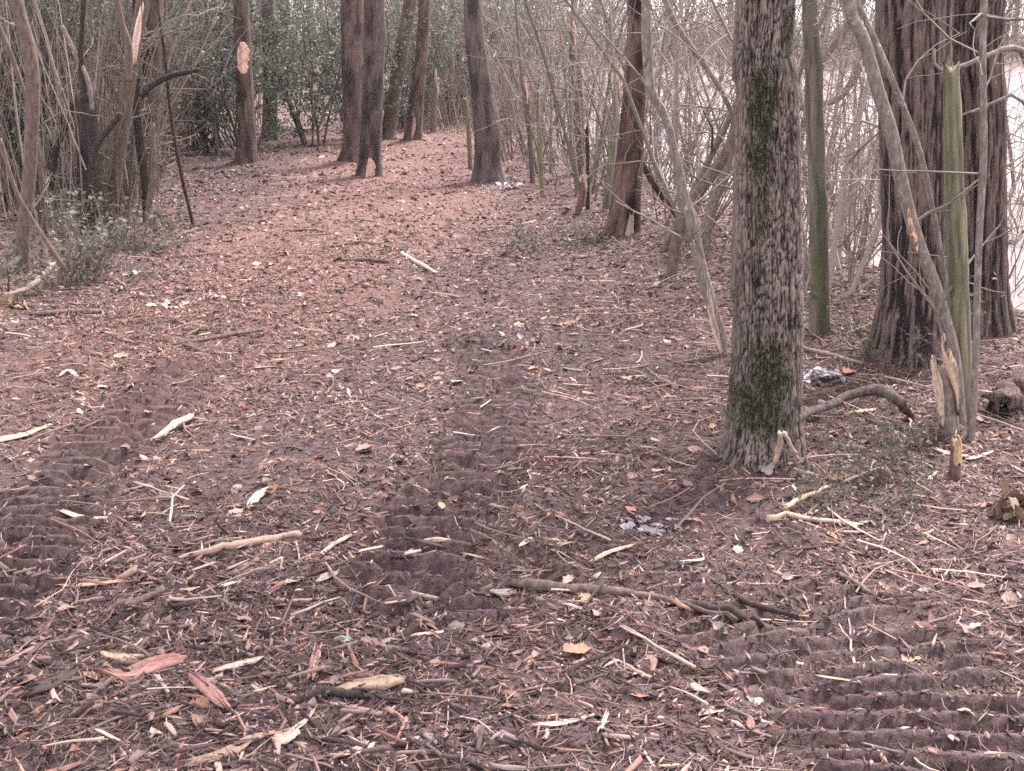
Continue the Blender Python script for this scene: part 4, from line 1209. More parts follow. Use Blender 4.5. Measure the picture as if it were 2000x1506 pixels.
pieces('soil_crumbs', 'crumbled soil along the tread prints of the machine tracks', CLOD_V, None, CLOD_T, 30000, 2.2, 9, 1.0, (0.006, 0.024), (0.005, 0.019), (0.002, 0.009), M_CHIP, 407, np.array([.2, .25, .25, .2, .1]), tilt=0.3, thin=0.0, jit=0.2, palette=SOILPAL, side=in_track, xpad=0.2)
LEAFPAL = 0.82 * np.array([(0.20, 0.125, 0.10), (0.23, 0.15, 0.125), (0.28, 0.20, 0.17), (0.26, 0.13, 0.085), (0.30, 0.18, 0.14), (0.32, 0.26, 0.24), (0.12, 0.08, 0.07)])
LW = np.array([0.22, 0.2, 0.12, 0.14, 0.1, 0.06, 0.16])
pieces('dead_leaves', 'scattered dead brown leaves among the mulch', LF_V, None, LF_T, 9000, 2.3, 16, 1.25, (0.03, 0.075), (0.03, 0.06), (0.02, 0.05), M_LEAFLIT, 404, LW, 0.4, palette=LEAFPAL, thin=0.9)
pieces('dead_leaves', 'dead leaf carpet of the forest floor beyond the trail', LF_V, None, LF_T, 26000, 9, 60, 1.3, (0.06, 0.13), (0.05, 0.1), (0.03, 0.08), M_LEAFLIT, 405, LW, 0.35, palette=LEAFPAL, thin=0.8, xpad=5)

def twig_stuff(name, label, n, y0, y1, power, L, r, col, seed, rise=0.05, side=None, xpad=0.6):
    g = np.random.default_rng(seed)
    x, y = scatter_xy(n, y0, y1, power, xpad, g)
    ok = keep_land(x, y, g, 0.75)
    if side is not None:
        ok &= g.random(n) < side(x, y)
    x, y = x[ok], y[ok]
    n = len(x)
    yaw = g.uniform(0, 2 * PI, n)
    Ls = np.exp(g.uniform(math.log(L[0]), math.log(L[1]), n))
    t = np.array([-0.5, -0.17, 0.17, 0.5])
    bend = (g.normal(0, 0.30, (n, 1)) * (t * t) + g.normal(0, 0.022, (n, 4))) * Ls[:, None]
    X = x[:, None] + np.cos(yaw)[:, None] * t * Ls[:, None] - np.sin(yaw)[:, None] * bend
    Y = y[:, None] + np.sin(yaw)[:, None] * t * Ls[:, None] + np.cos(yaw)[:, None] * bend
    Zg = ground_h(X.ravel(), Y.ravel()).reshape(X.shape)
    Zl = np.maximum(Zg.mean(1, keepdims=True) + (Zg[:, 3:] - Zg[:, :1]) * t, Zg - 0.01)
    Z = Zl + 0.004 + rise * Ls[:, None] * (np.abs(g.normal(0, 0.7, (n, 1))) + g.normal(0, 0.9, (n, 1)) * t)
    P = np.stack([X, Y, Z], -1)
    Rr = np.exp(g.uniform(math.log(r[0]), math.log(r[1]), n))[:, None] * np.array([1, 0.95, 0.8, 0.5])
    V, Q, _ = tubes(P, Rr, 3, False)
    C = np.repeat(np.array(col)[g.integers(0, len(col), n)] * g.uniform(0.7, 1.3, (n, 1)), 12, 0)
    return tag(build(name, V, Q, None, M_CHIP, None, C.clip(0.01, 0.8)), label, None, None, 'stuff')
TWC = [(0.09, 0.065, 0.058), (0.16, 0.115, 0.10), (0.24, 0.18, 0.155), (0.34, 0.26, 0.21), (0.19, 0.10, 0.08), (0.44, 0.33, 0.27)]
twig_stuff('twigs', 'small twigs and shreds strewn through the mulch', 8000, 2.2, 13, 1.2, (0.04, 0.16), (0.001, 0.003), TWC, 411)
twig_stuff('bark_fibres', 'fine torn bark fibres matted into the mulch', 26000, 2.2, 8, 1.1, (0.03, 0.13), (0.0007, 0.0018), TWC[:3] + [(0.22, 0.15, 0.12), (0.17, 0.095, 0.078)], 414, 0.03)
def side_right(x, y):
    return 0.10 + 0.9 * sstep(-1.0, 0.3, x - np.interp(y, [3, 5, 7, 10, 20], [1.4, 1.0, 0.7, 0.9, 0.0]))
def side_left(x, y):
    return 0.06 + 0.94 * sstep(0.2, -0.5, x - verge_x(y))
twig_stuff('brushwood', 'tangle of broken sticks littering the ground by the oak and the bank', 3000, 3.2, 16, 1.2, (0.10, 0.45), (0.0015, 0.005), TWC, 412, 0.10, side_right)
twig_stuff('brushwood', 'tangle of broken sticks littering the verge of the thicket', 3500, 4.5, 20, 1.2, (0.12, 0.6), (0.0018, 0.006), TWC, 413, 0.14, side_left, 2.0)

# the larger chips, twigs and leaves one by one
def proto_mesh(name, V, Q, T, mat, cols, smooth=False):
    o = build(name, V, Q, T, mat, None, cols, smooth)
    m = o.data
    bpy.data.objects.remove(o)
    return m
def chip_proto(g, col, L, W, H):
    x = np.linspace(-0.5, 0.5, 6)
    D = np.stack([x * L, 0.06 * L * np.sin(x * 4 + g.uniform(0, 6)), np.zeros(6), 0.5 * W * (1 - 0.7 * np.abs(x + g.uniform(-0.2, 0.2)))], -1)
    V, Q, C = lath(D, col, H, g, 0.0, 4, ends=0.2)
    return proto_mesh('wood_chip', V, Q, None, M_WOOD, C)
g7 = np.random.default_rng(77)
CHC = [('pale cream', (0.44, 0.34, 0.27)), ('tan', (0.31, 0.22, 0.165)), ('rusty red', (0.23, 0.12, 0.095)), ('dark brown', (0.085, 0.058, 0.050)), ('pinkish', (0.46, 0.32, 0.27)), ('grey brown', (0.19, 0.145, 0.125))]
CHIPS = [(nm, chip_proto(g7, c, L, W, 0.008)) for nm, c in CHC for L, W in ((0.09, 0.016), (0.06, 0.022), (0.13, 0.012))]
CHW = np.repeat([0.13, 0.20, 0.18, 0.24, 0.11, 0.14], 3) / 3
def visible_spot(g, y0, y1, power, land=True):
    while True:
        u = g.random()
        y = (y0 ** power + u * (y1 ** power - y0 ** power)) ** (1 / power)
        x = (g.random() * 2 - 1) * 0.40 * y
        if x < np.interp(y, BANK_Y, BANK_X) + 0.2 and math.hypot(x - OAK[0], y - OAK[1]) > 0.22:
            return x, y
def singles(name, cat, meshes, weights, n, y0, y1, power, label, group, seed, tilt=0.12, sc=(0.55, 1.1), lift=0.004):
    g = np.random.default_rng(seed)
    w_ = np.array(weights, float)
    for i in range(n):
        x, y = visible_spot(g, y0, y1, power)
        nm, me_ = meshes[g.choice(len(meshes), p=w_ / w_.sum())]
        o = bpy.data.objects.new(name, me_)
        COL.objects.link(o)
        o.location = (x, y, gz(x, y) + lift)
        o.rotation_euler = (g.normal(0, tilt), g.normal(0, tilt), g.uniform(0, 2 * PI))
        s = g.uniform(*sc) * (1 + 0.03 * y)
        o.scale = (s, s, s)
        tag(o, label.format(nm), cat, group.format(nm))
singles('wood_chip', 'wood chip', CHIPS, CHW, 270, 2.5, 9.0, 1.0, '{} splintered wood chip lying loose in the mulch', '{} wood chips in the mulch', 421)
def leaf_proto(g, col):
    P = []
    n = 9
    for i in range(n):
        t = i / (n - 1)
        w_ = 0.5 * math.sin(PI * min(1, t * 1.02 + 0.02)) ** 0.8 * (1 + 0.22 * math.sin(i * 2.4))
        for j, a in enumerate((-1, -0.45, 0, 0.45, 1)):
            P.append(((t - 0.5), a * w_ * 0.55, 0.16 * a * a * w_ + 0.10 * (t - 0.5) ** 2 + 0.03 * g.normal() * abs(a)))
    Q = [(i * 5 + j, i * 5 + j + 1, (i + 1) * 5 + j + 1, (i + 1) * 5 + j) for i in range(n - 1) for j in range(4)]
    P = np.array(P)
    return proto_mesh('dead_leaf', P, Q, None, M_LEAFLIT, (np.array(col) * g.uniform(0.85, 1.15, (len(P), 1))), True)
LFC = [('brown', (0.22, 0.135, 0.105)), ('orange brown', (0.36, 0.19, 0.12)), ('pale tan', (0.32, 0.24, 0.20)), ('greyish', (0.26, 0.225, 0.22))]
LEAVES = [(nm, leaf_proto(g7, c)) for nm, c in LFC for _ in range(2)]
singles('dead_leaf', 'dead leaf', LEAVES, [3, 3, 1, 1, 2, 2, 1, 1], 110, 2.5, 8.5, 1.0, '{} dead leaf lying on the mulch', '{} dead leaves on the mulch', 422, 0.25, (0.045, 0.08), 0.006)
def twig_proto(g, col, L):
    out = []
    P = np.cumsum(np.concatenate([[[-(L / 2), 0, 0.006]], np.stack([np.full(6, L / 6), g.normal(0, L * 0.010, 6) + np.linspace(-1, 1, 6) * g.normal(0, 0.02) * L, g.normal(0, 0.002, 6)], -1)]), 0)
    V, Q, T = tubes(P, np.linspace(0.005, 0.002, 7), 5)
    mb = MB()
    mb.add(V, Q, T, col)
    if g.random() < 0.6:
        i = g.integers(2, 5)
        B = np.stack([P[i], P[i] + np.array((L * .12, L * .08, .01)), P[i] + np.array((L * .25, L * .13, .02))])
        V, Q, T = tubes(B, np.array([.004, .003, .002]), 4)
        mb.add(V, Q, T, col)
    o = mb.build('twig', M_TWIG)
    m = o.data
    bpy.data.objects.remove(o)
    return m
TWP = [(nm, twig_proto(g7, c, L)) for nm, c in (('dark', (0.06, 0.045, 0.04)), ('pale', (0.36, 0.28, 0.23)), ('brown', (0.16, 0.115, 0.10))) for L in (0.14, 0.24, 0.36)]
singles('twig', 'twig', TWP, [2, 2, 1, 2, 1.5, 1, 3, 2, 2], 150, 2.6, 12, 1.0, '{} bare twig lying on the littered ground', '{} twigs on the ground', 423, 0.06, (0.6, 1.1), 0.006)

# named leaves and pale patches
def one_leaf(px, py, size, col, label, rz, seed, name='dead_leaf', cat='dead leaf', tilt=(0.2, 0.1), lift=0.01):
    p = gp(px, py)
    o = bpy.data.objects.new(name, leaf_proto(np.random.default_rng(seed), col))
    COL.objects.link(o)
    o.location = (p[0], p[1], p[2] + lift)
    o.rotation_euler = (tilt[0], tilt[1], rz)
    o.scale = (size,) * 3
    return tag(o, label, cat)
one_leaf(1128, 1276, 0.085, (0.33, 0.15, 0.09), 'orange oak leaf lying near the arching dark twig', 0.4, 1)
one_leaf(672, 1256, 0.055, (0.20, 0.26, 0.20), 'grey green fallen leaf beside dark twigs at lower left', 0.2, 2)
one_leaf(890, 1190, 0.06, (0.46, 0.30, 0.24), 'curled pink tan leaf at the end of the grey bark strip', 0.2, 3)
one_leaf(1658, 730, 0.11, (0.42, 0.20, 0.14), 'rusty orange leaf behind the bent root by the oak', 0.9, 4)
one_leaf(1232, 1000, 0.07, (0.36, 0.15, 0.11), 'red brown leaf left of the frosty patch', 1.2, 5)
# clumps: pale leaf litter, curled brown leaves
def leaf_clump(px, py, n, spread, size, col, name, label, cat, seed, h=0.03, upright=0.5):
    g = np.random.default_rng(seed)
    p = gp(px, py)
    mb = MB()
    single = n < 12
    for i in range(n):
        a, r_ = g.uniform(0, 2 * PI), spread * math.sqrt(g.random())
        x, y = p[0] + r_ * math.cos(a), p[1] + r_ * 0.6 * math.sin(a)
        z = gz(x, y) + h * g.random() * (1 - r_ / spread * 0.7)
        M = rot_mats(g.uniform(0, 6.3, 1), g.normal(0, upright, 1), g.normal(0, upright, 1))[0]
        s = size * g.uniform(0.6, 1.3)
        V = (LF_V * (1 + 0.2 * g.normal(0, 1, LF_V.shape))) * s
        cc = (np.array(col) * g.uniform(0.7, 1.25)).clip(0, 0.85)
        if single:
            o = build('dead_leaf', V @ M.T, None, LF_T, M_LEAFLIT, None, np.tile(cc, (len(V), 1)), at=(x, y, z + 0.01))
            tag(o, label, 'dead leaf', label)
        else:
            mb.add(V @ M.T + np.array((x, y, z)) - p, None, LF_T, cc)
    if not single:
        return tag(mb.build(name, M_LEAFLIT, at=p), label, None, None, 'stuff')
leaf_clump(1282, 1026, 40, 0.13, 0.045, (0.27, 0.235, 0.25), 'leaf_clump', 'patch of pale lilac grey leaves flattened on the soil before the oak', 'leaves', 431, 0.012, 0.2)
leaf_clump(1604, 742, 40, 0.12, 0.05, (0.38, 0.35, 0.38), 'leaf_clump', 'whitish leaf heap behind the oak beside the orange leaf', 'leaves', 432, 0.06, 0.5)
leaf_clump(1972, 1015, 26, 0.06, 0.06, (0.17, 0.115, 0.075), 'leaf_clump', 'tall curled brown leaf cluster at the right edge', 'leaves', 433, 0.16, 1.2)
leaf_clump(1562, 962, 2, 0.03, 0.04, (0.48, 0.46, 0.48), 'leaf_clump', 'small black and white crumpled leaf over the hole before the oak', 'leaves', 434, 0.05, 0.6)
leaf_clump(22, 600, 24, 0.13, 0.07, (0.20, 0.125, 0.08), 'leaf_clump', 'orange brown leaf clump at the left edge of the verge', 'leaves', 435, 0.10, 0.8)
leaf_clump(980, 366, 40, 0.25, 0.07, (0.50, 0.44, 0.43), 'leaf_clump', 'pale leaf litter at the foot of the curved trunk', 'leaves', 436, 0.05, 0.5)
leaf_clump(330, 600, 9, 0.13, 0.05, (0.40, 0.33, 0.29), 'leaf_clump', 'bright pale leaf by the low rotten branch', 'leaves', 437, 0.02, 0.3)
leaf_clump(256, 536, 7, 0.08, 0.05, (0.36, 0.31, 0.30), 'leaf_clump', 'whitish leaf at the verge beyond the bright pale ones', 'leaves', 438, 0.04, 0.5)
leaf_clump(415, 588, 8, 0.10, 0.045, (0.40, 0.33, 0.28), 'leaf_clump', 'pale leaf scrap on the red trail', 'leaves', 439, 0.02, 0.3)

# ------------------------------------------------------------------ plants
def leaves_on(points, g, n, size, col, droop=0.2, var=0.35, ratio=0.42):
    """n small folded leaves near points -> V, T, C"""
    i = g.integers(0, len(points), n)
    p = points[i] + g.normal(0, size * 0.9, (n, 3))
    d = g.normal(0, 1, (n, 3)); d[:, 2] = d[:, 2] * 0.6 - droop
    d /= np.linalg.norm(d, axis=1, keepdims=True)
    s = np.cross(d, g.normal(0, 1, (n, 3)))
    s /= np.linalg.norm(s, axis=1, keepdims=True)
    up = np.cross(s, d)
    L = size * g.uniform(0.6, 1.35, (n, 1))
    a, b = p, p + d * L
    m = p + d * L * 0.5 + up * L * 0.06
    l, r_ = m + s * L * ratio, m - s * L * ratio
    V = np.stack([a, l, b, r_], 1).reshape(-1, 3)
    q = np.arange(n)[:, None] * 4
    T = np.concatenate([q + np.array([[0, 1, 2]]), q + np.array([[0, 2, 3]])])
    c = np.array(col)[g.integers(0, len(col), n)] * g.uniform(1 - var, 1 + var, (n, 1))
    return V, T, np.repeat(c, 4, 0).clip(0.005, 0.6)

def branchy(g, H, n_stem, spread, r0, n_side, side_len, sub=1, lean=0.12):
    """stems with side twigs -> list of (points, radii), and tip points"""
    out, tips = [], []
    for i in range(n_stem):
        a = g.uniform(0, 2 * PI)
        h = H * g.uniform(0.65, 1.0)
        k = 6
        q = np.array([0.06 * math.cos(a) * n_stem ** .5, 0.06 * math.sin(a) * n_stem ** .5, -0.08])
        d = np.array([spread * math.cos(a), spread * math.sin(a), 1.0]) + g.normal(0, lean, 3)
        pts = [q]
        for j in range(k - 1):
            d = d + np.append(g.normal(0, lean, 2), 0)
            q = q + d / np.linalg.norm(d) * h / (k - 1)
            pts.append(q)
        pts = np.array(pts)
        rr = r0 * g.uniform(0.7, 1.1) * np.linspace(1, 0.3, k)
        out.append((pts, rr))
        for s_ in range(n_side):
            t = g.uniform(0.12, 0.98) * (k - 1)
            j = min(int(t), k - 2)
            b = pts[j] * (1 - t + j) + pts[j + 1] * (t - j)
            aa = g.uniform(0, 2 * PI)
            dd = np.array([math.cos(aa), math.sin(aa), g.uniform(-0.1, 0.9)])
            L = side_len * g.uniform(0.4, 1.2)
            bp = [b]
            for jj in range(5):
                dd = dd + g.normal(0, 0.22, 3) + np.array([0, 0, 0.02])
                b = b + dd / np.linalg.norm(dd) * L / 5
                bp.append(b)
            bp = np.array(bp)
            out.append((bp, rr[j] * 0.42 * np.linspace(1, 0.35, 6)))
            tips.append(bp[2:])
            for _ in range(sub):
                jj = g.integers(1, 5)
                b = bp[jj]
                d2 = (bp[-1] - bp[0]) / L + g.normal(0, 0.7, 3)
                sp_ = [b]
                for u in range(5):
                    d2 = d2 + g.normal(0, 0.25, 3)
                    b = b + d2 / np.linalg.norm(d2) * L * 0.5 / 5
                    sp_.append(b)
                sp_ = np.array(sp_)
                out.append((sp_, rr[j] * 0.24 * np.linspace(1, 0.4, 6)))
                tips.append(sp_[2:])
    return out, (np.concatenate(tips) if tips else None)

def plant_proto(name, label, cat, g, H, n_stem, spread, r0, n_side, side_len, sub, stemcol, n_leaf=0, leafsize=0.05, leafcol=None, group=None, zmin=0.0):
    out, tips = branchy(g, H, n_stem, spread, r0, n_side, side_len, sub)
    root = thing(name, label, cat, (0, 0, 0), group)
    P = np.array([o_[0] for o_ in out]) if len({len(o_[0]) for o_ in out}) == 1 else None
    P = np.array([o_[0] for o_ in out]); Rr = np.array([o_[1] for o_ in out])
    V, Q, _ = tubes(P[:n_stem * 0 + len(P)], np.maximum(Rr, 0.0016), 5, False)
    C = np.repeat(np.array(stemcol) * g.uniform(0.7, 1.3, (len(P), 1)), P.shape[1] * 5, 0)
    build('stems' if n_stem > 1 else 'stem', V, Q, None, M_TWIG, root, C, True)
    if n_leaf:
        tips = tips[tips[:, 2] > zmin]
        V, T, C = leaves_on(tips, g, n_leaf, leafsize, leafcol)
        build('foliage', V, None, T, M_LEAF, root, C)
    return root
LG = [(0.095, 0.115, 0.088), (0.125, 0.142, 0.114), (0.075, 0.092, 0.068), (0.190, 0.200, 0.168), (0.135, 0.152, 0.108)]
LGP = [(0.16, 0.175, 0.14), (0.20, 0.21, 0.17), (0.13, 0.145, 0.11), (0.25, 0.245, 0.20), (0.18, 0.165, 0.13)]
gs = np.random.default_rng(91)
# the 'first' of each kind is placed in the scene itself, the rest are copies
SHRUBS = [plant_proto('evergreen_shrub', '', 'shrub', gs, gs.uniform(3.0, 4.2), 6, 0.28, 0.022, 12, 1.0, 2, (0.10, 0.08, 0.07), 6500, 0.042, LG) for _ in range(4)]
PALES = [plant_proto('evergreen_shrub', '', 'shrub', gs, gs.uniform(3.2, 4.6), 5, 0.25, 0.022, 14, 1.2, 2, (0.15, 0.125, 0.11), 2600, 0.055, LGP) for _ in range(3)]
BARES = [plant_proto('bare_sapling', '', 'sapling', gs, gs.uniform(3.2, 5.0), 1, 0.10, 0.018, 16, 0.9, 2, (0.23, 0.19, 0.17)) for _ in range(5)]
BROWN = [plant_proto('bare_shrub', '', 'shrub', gs, gs.uniform(2.2, 3.6), 7, 0.20, 0.012, 9, 0.8, 3, (0.24, 0.19, 0.17)) for _ in range(4)]
LOWS = [plant_proto('low_evergreen', '', 'plant', gs, 0.55, 5, 0.7, 0.006, 7, 0.24, 2, (0.13, 0.105, 0.085), 300, 0.032, [(0.060, 0.072, 0.048), (0.085, 0.100, 0.068), (0.14, 0.145, 0.115), (0.12, 0.09, 0.07)]) for _ in range(3)]
used = set()
def put(protos, x, y, label, group, rz=None, sc=1.0, tilt=0.05):
    p = protos[rnd.randrange(len(protos))]
    z = max(gz(x, y), -0.75)
    rz = rnd.uniform(0, 2 * PI) if rz is None else rz
    tl = (rnd.gauss(0, tilt), rnd.gauss(0, tilt))
    if p.name not in used:
        used.add(p.name)
        p.location = (x, y, z)
        p.rotation_euler = (*tl, rz)
        p.scale = (sc,) * 3
        if label: p['label'] = label
        if group: p['group'] = group
        elif 'group' in p: del p['group']
        return p
    c = copy_thing(p, (x, y, z), rz, sc, label, group, tl)
    if not group and 'group' in c: del c['group']
    return c
def putpx(protos, px, py, label, group, sc=1.0, tilt=0.05):
    p = gp(px, py)
    return put(protos, p[0], p[1], label, group, None, sc, tilt)
def clear_of_trail(x, y):
    """true where neither the trail nor the view straight down it is blocked"""
    vx = verge_x(np.array(y))
    return x < vx - 0.1

# low plants
for px, py, s, lb in [(1795, 650, 0.95, 'leafy evergreen sprig at the foot of the thick dark trunk'), (1740, 708, 0.6, 'small pale leaved sprig lower on the root of the thick dark trunk'),
                      (1700, 905, 0.5, 'small bright green seedling right of the oak among sticks'), (1640, 1002, 0.5, 'little green plant by the pale ended stick'),
                      (1716, 960, 0.45, 'yellow green low plant behind the pale ended stick'), (1745, 862, 0.35, 'tiny seedling between oak and splintered stump'),
                      (1055, 492, 0.7, 'dark green low plant at the right trail edge'), (1150, 478, 0.6, 'low green plant at the foot of the scorched trunk'),
                      (205, 500, 1.2, 'low bushy evergreen at the foot of the snag'), (140, 520, 1.2, 'low grey green bush left of the snag'), (90, 548, 1.2, 'low evergreen beside the bent grey trunk'),
                      (20, 560, 1.3, 'low evergreen at the left edge behind the propped stick'), (250, 478, 0.9, 'low evergreen at the foot of the leaning torn sapling'), (190, 556, 0.8, 'straggly low plant at the verge below the snag')]:
    putpx(LOWS, px, py, lb, None, s)

# left thicket: evergreen shrubs and bare stems behind the verge
def edge_spots(n, y0, y1, d0, d1, seed, side=-1):
    g = random.Random(seed)
    out = []
    for _ in range(n):
        y = g.uniform(y0, y1)
        if side < 0:
            x = float(verge_x(np.array(y))) - g.uniform(d0, d1)
        else:
            x = float(np.interp(y, BANK_Y, BANK_X)) + g.uniform(d0, d1)
        if side < 0 and 1000 + F * x / (1.03 * y) < -160: continue
        out.append((x, y))
    return out
GL = 'evergreen shrubs in the thicket'
for x, y in edge_spots(34, 11.5, 18, 0.9, 5.0, 1):
    put(SHRUBS, x, y, 'dull green evergreen shrub in the dense thicket beside the trail', GL, sc=rnd.uniform(0.7, 1.05))
for x, y in [(-3.6, 17.6), (-2.9, 19.0), (-4.4, 18.4), (-2.35, 20.0), (-3.4, 21.5), (-5.2, 19.5), (-2.0, 22.5), (-6, 21)]:
    put(SHRUBS, x, y, 'dark glossy evergreen shrub behind the blazed trunk', 'evergreen shrubs behind the blazed trunk', sc=rnd.uniform(0.75, 1.0))
for x, y in edge_spots(44, 10.8, 18, 0.3, 5.0, 2):
    put(BARES, x, y, 'thin bare sapling in the thicket left of the trail', 'bare saplings in the thicket left of the trail', sc=rnd.uniform(0.7, 1.1), tilt=0.10)
for x, y in edge_spots(34, 10.8, 18, 0.3, 4.5, 3):
    put(BROWN, x, y, 'tangled leafless shrub in the thicket left of the trail', 'leafless shrubs left of the trail', sc=rnd.uniform(0.6, 1.0), tilt=0.12)
# right thicket along the water
def right_spots(n, y0, y1, d0, d1, seed):
    return edge_spots(n, y0, y1, d0, d1, seed, 1)
for x, y in right_spots(11, 9.5, 19, -1.0, 0.9, 4):
    put(BARES, x, y, 'thin bare sapling standing along the flooded bank', 'bare saplings along the flooded bank', sc=rnd.uniform(0.7, 1.1), tilt=0.10)
for x, y in right_spots(9, 9.5, 18, -0.7, 1.0, 5):
    put(BROWN, x, y, 'tangled leafless shrub on the flooded bank', 'leafless shrubs on the flooded bank', sc=rnd.uniform(0.5, 0.9), tilt=0.15)
for x, y in right_spots(16, 17, 34, -1.0, 3.0, 6):
    put(BARES, x, y, 'thin bare sapling standing along the flooded bank', 'bare saplings along the flooded bank', sc=rnd.uniform(0.8, 1.2), tilt=0.10)
THICK = [plant_proto('crooked_sapling', '', 'sapling', gs, gs.uniform(4.0, 5.5), 1, 0.22, 0.030, 12, 1.5, 2, (0.22, 0.19, 0.17)) for _ in range(4)]
SLIM = [plant_proto('slim_sapling', '', 'sapling', gs, gs.uniform(4.0, 5.0), 1, 0.06, 0.022, 9, 0.8, 1, (0.135, 0.125, 0.090)) for _ in range(3)]
g9 = random.Random(19)
for px0, px1, n_, y0, y1 in ((1235, 1430, 10, 9.0, 17.0), (1575, 1715, 17, 7.8, 16.0), (1955, 2040, 4, 8.5, 14.0), (980, 1240, 12, 11.5, 22.0)):
    for _ in range(n_):
        y = g9.uniform(y0, y1)
        x = (g9.uniform(px0, px1) - 1000) / F * y * 1.03
        if x < np.interp(y, BANK_Y, BANK_X) - 0.9: continue
        put(THICK if g9.random() < 0.6 else BROWN, x, y, 'crooked leaning sapling with crossing branches by the flood water', 'crooked saplings by the flood water', sc=g9.uniform(0.6, 1.0), tilt=0.20)
for _ in range(34):
    y = g9.uniform(11.5, 21)
    x = (g9.uniform(975, 1240) - 1000) / F * y * 1.03
    if x < np.interp(y, BANK_Y, BANK_X) - 1.0: continue
    put(SLIM, x, y, 'slim greenish upright sapling by the flood water', 'slim saplings by the flood water', sc=g9.uniform(0.6, 1.0), tilt=0.05)
for px0, px1, n_ in ((1570, 1720, 11), (1955, 2030, 3), (1250, 1430, 9)):
    for _ in range(n_):
        y = g9.uniform(9, 20)
        x = (g9.uniform(px0, px1) - 1000) / F * y * 1.03
        put(SLIM, x, y, 'slim greenish upright sapling by the flood water', 'slim saplings by the flood water', sc=g9.uniform(0.8, 1.5), tilt=0.06)
for _ in range(22):
    y = g9.uniform(10.3, 15)
    x = float(verge_x(np.array(y))) - g9.uniform(0.1, 2.6)
    put(SLIM if g9.random() < 0.6 else THICK, x, y, 'slim upright sapling in the thicket left of the trail', 'slim saplings left of the trail', sc=g9.uniform(0.6, 1.0), tilt=0.07)
# centre and far understory
for i in range(46):
    y = rnd.uniform(24, 44)
    x = rnd.uniform(-0.42, 0.03) * y * 1.1
    if abs(x - (-0.14 * y)) < 1.3 and y < 44: continue
    put(PALES if rnd.random() < 0.7 else SHRUBS, x, y, 'pale green evergreen shrub in the woods behind the trail end', 'evergreen shrubs behind the trail end', sc=rnd.uniform(0.8, 1.3))
for i in range(16):
    y = rnd.uniform(21, 36)
    x = rnd.uniform(-0.085, 0.03) * y
    if x > np.interp(y, BANK_Y, BANK_X) + 0.5: continue
    put(PALES, x, y, 'pale green evergreen shrub in the woods behind the trail end', 'evergreen shrubs behind the trail end', sc=rnd.uniform(0.7, 1.1))
for i in range(40):
    y = rnd.uniform(18, 40)
    x = rnd.uniform(-0.40, 0.06) * y
    if abs(x - (-0.14 * y)) < 1.1 or (y < 22 and -2.6 < x < -0.2): continue
    put(BARES if rnd.random() < 0.6 else BROWN, x, y, 'thin leafless sapling in the woods behind the trail end', 'leafless saplings behind the trail end', sc=rnd.uniform(0.8, 1.2), tilt=0.08)
# trunks farther back
def far_trunk(proto_i, H, r, mat, seed):
    C = np.array([(0, 0, -0.2), (0, 0, 0), (0.05, 0, 1.5), (0.02, 0.05, 4), (0.1, 0, H * 0.7), (0.05, 0, H)])
    V, Q, T, A = trunk_mesh(C, r * np.array([1.3, 1.25, 1.0, 0.9, 0.6, 0.2]), 14, 0.12, 'plain', seed, ring_far=0.6)
    root = thing('far_tree', '', 'tree', (0, 0, 0))
    build('trunk', V, Q, T, mat, root, None, True, A)
    crown_for(root, (0, 0, H * 0.45), 1.3, seed)
    return root
FAR = [far_trunk(0, 13, 0.14, M_PINER, 1), far_trunk(1, 14, 0.18, M_PINE, 2), far_trunk(2, 10, 0.09, M_BROWNS, 3), far_trunk(3, 9, 0.07, M_GREY, 4)]
for i in range(60):
    y = rnd.uniform(22, 62)
    x = rnd.uniform(-0.46, 0.46) * y
    if x < 0.02 * y and abs(x + 0.14 * y) < 0.9: continue
    if x > np.interp(y, BANK_Y, BANK_X) + 0.6 and y < 74: continue
    put(FAR, x, y, 'plain far off trunk in the woods behind', 'far off trunks', sc=rnd.uniform(0.8, 1.3), tilt=0.03)
# far bank: a wood of bare stems and shrubs beyond the water
for i in range(150):
    y = rnd.uniform(70, 96)
    x = rnd.uniform(-0.5, 0.5) * y
    r_ = rnd.random()
    if r_ < 0.35: put(FAR, x, y, 'grey trunk in the wood across the flood water', 'trunks across the flood water', sc=rnd.uniform(0.9, 1.5), tilt=0.03)
    elif r_ < 0.75: put(BROWN, x, y, 'leafless brown thicket shrub across the flood water', 'shrubs across the flood water', sc=rnd.uniform(1.0, 1.8))
    else: put(PALES, x, y, 'pale green shrub in the wood across the flood water', 'evergreen shrubs across the flood water', sc=rnd.uniform(0.8, 1.5))

# fine undergrowth: whips and dead stems nobody could count
def whips(name, label, xy, H, r, cols, seed, lean=0.25):
    g = np.random.default_rng(seed)
    x, y = xy[:, 0], xy[:, 1]
    n = len(x)
    z = np.maximum(ground_h(x, y, False), -0.7) - 0.03
    h = np.exp(g.uniform(math.log(H[0]), math.log(H[1]), n))
    d = np.concatenate([g.normal(0, lean, (n, 2)), np.ones((n, 1))], 1)
    P = [np.stack([x, y, z], -1)]
    for j in range(5):
        d = d + np.concatenate([g.normal(0, lean * 0.55, (n, 2)), g.normal(-0.04, 0.05, (n, 1))], 1)
        P.append(P[-1] + d / np.linalg.norm(d, axis=1, keepdims=True) * (h / 5)[:, None])
    P = np.stack(P, 1)
    Rr = np.exp(g.uniform(math.log(r[0]), math.log(r[1]), n))[:, None] * np.linspace(1, 0.35, 6)
    V, Q, _ = tubes(P, Rr, 3, False)
    C = np.repeat(np.array(cols)[g.integers(0, len(cols), n)] * g.uniform(0.7, 1.3, (n, 1)), 18, 0)
    return tag(build(name, V, Q, None, M_TWIG, None, C.clip(0.01, 0.7)), label, None, None, 'stuff')
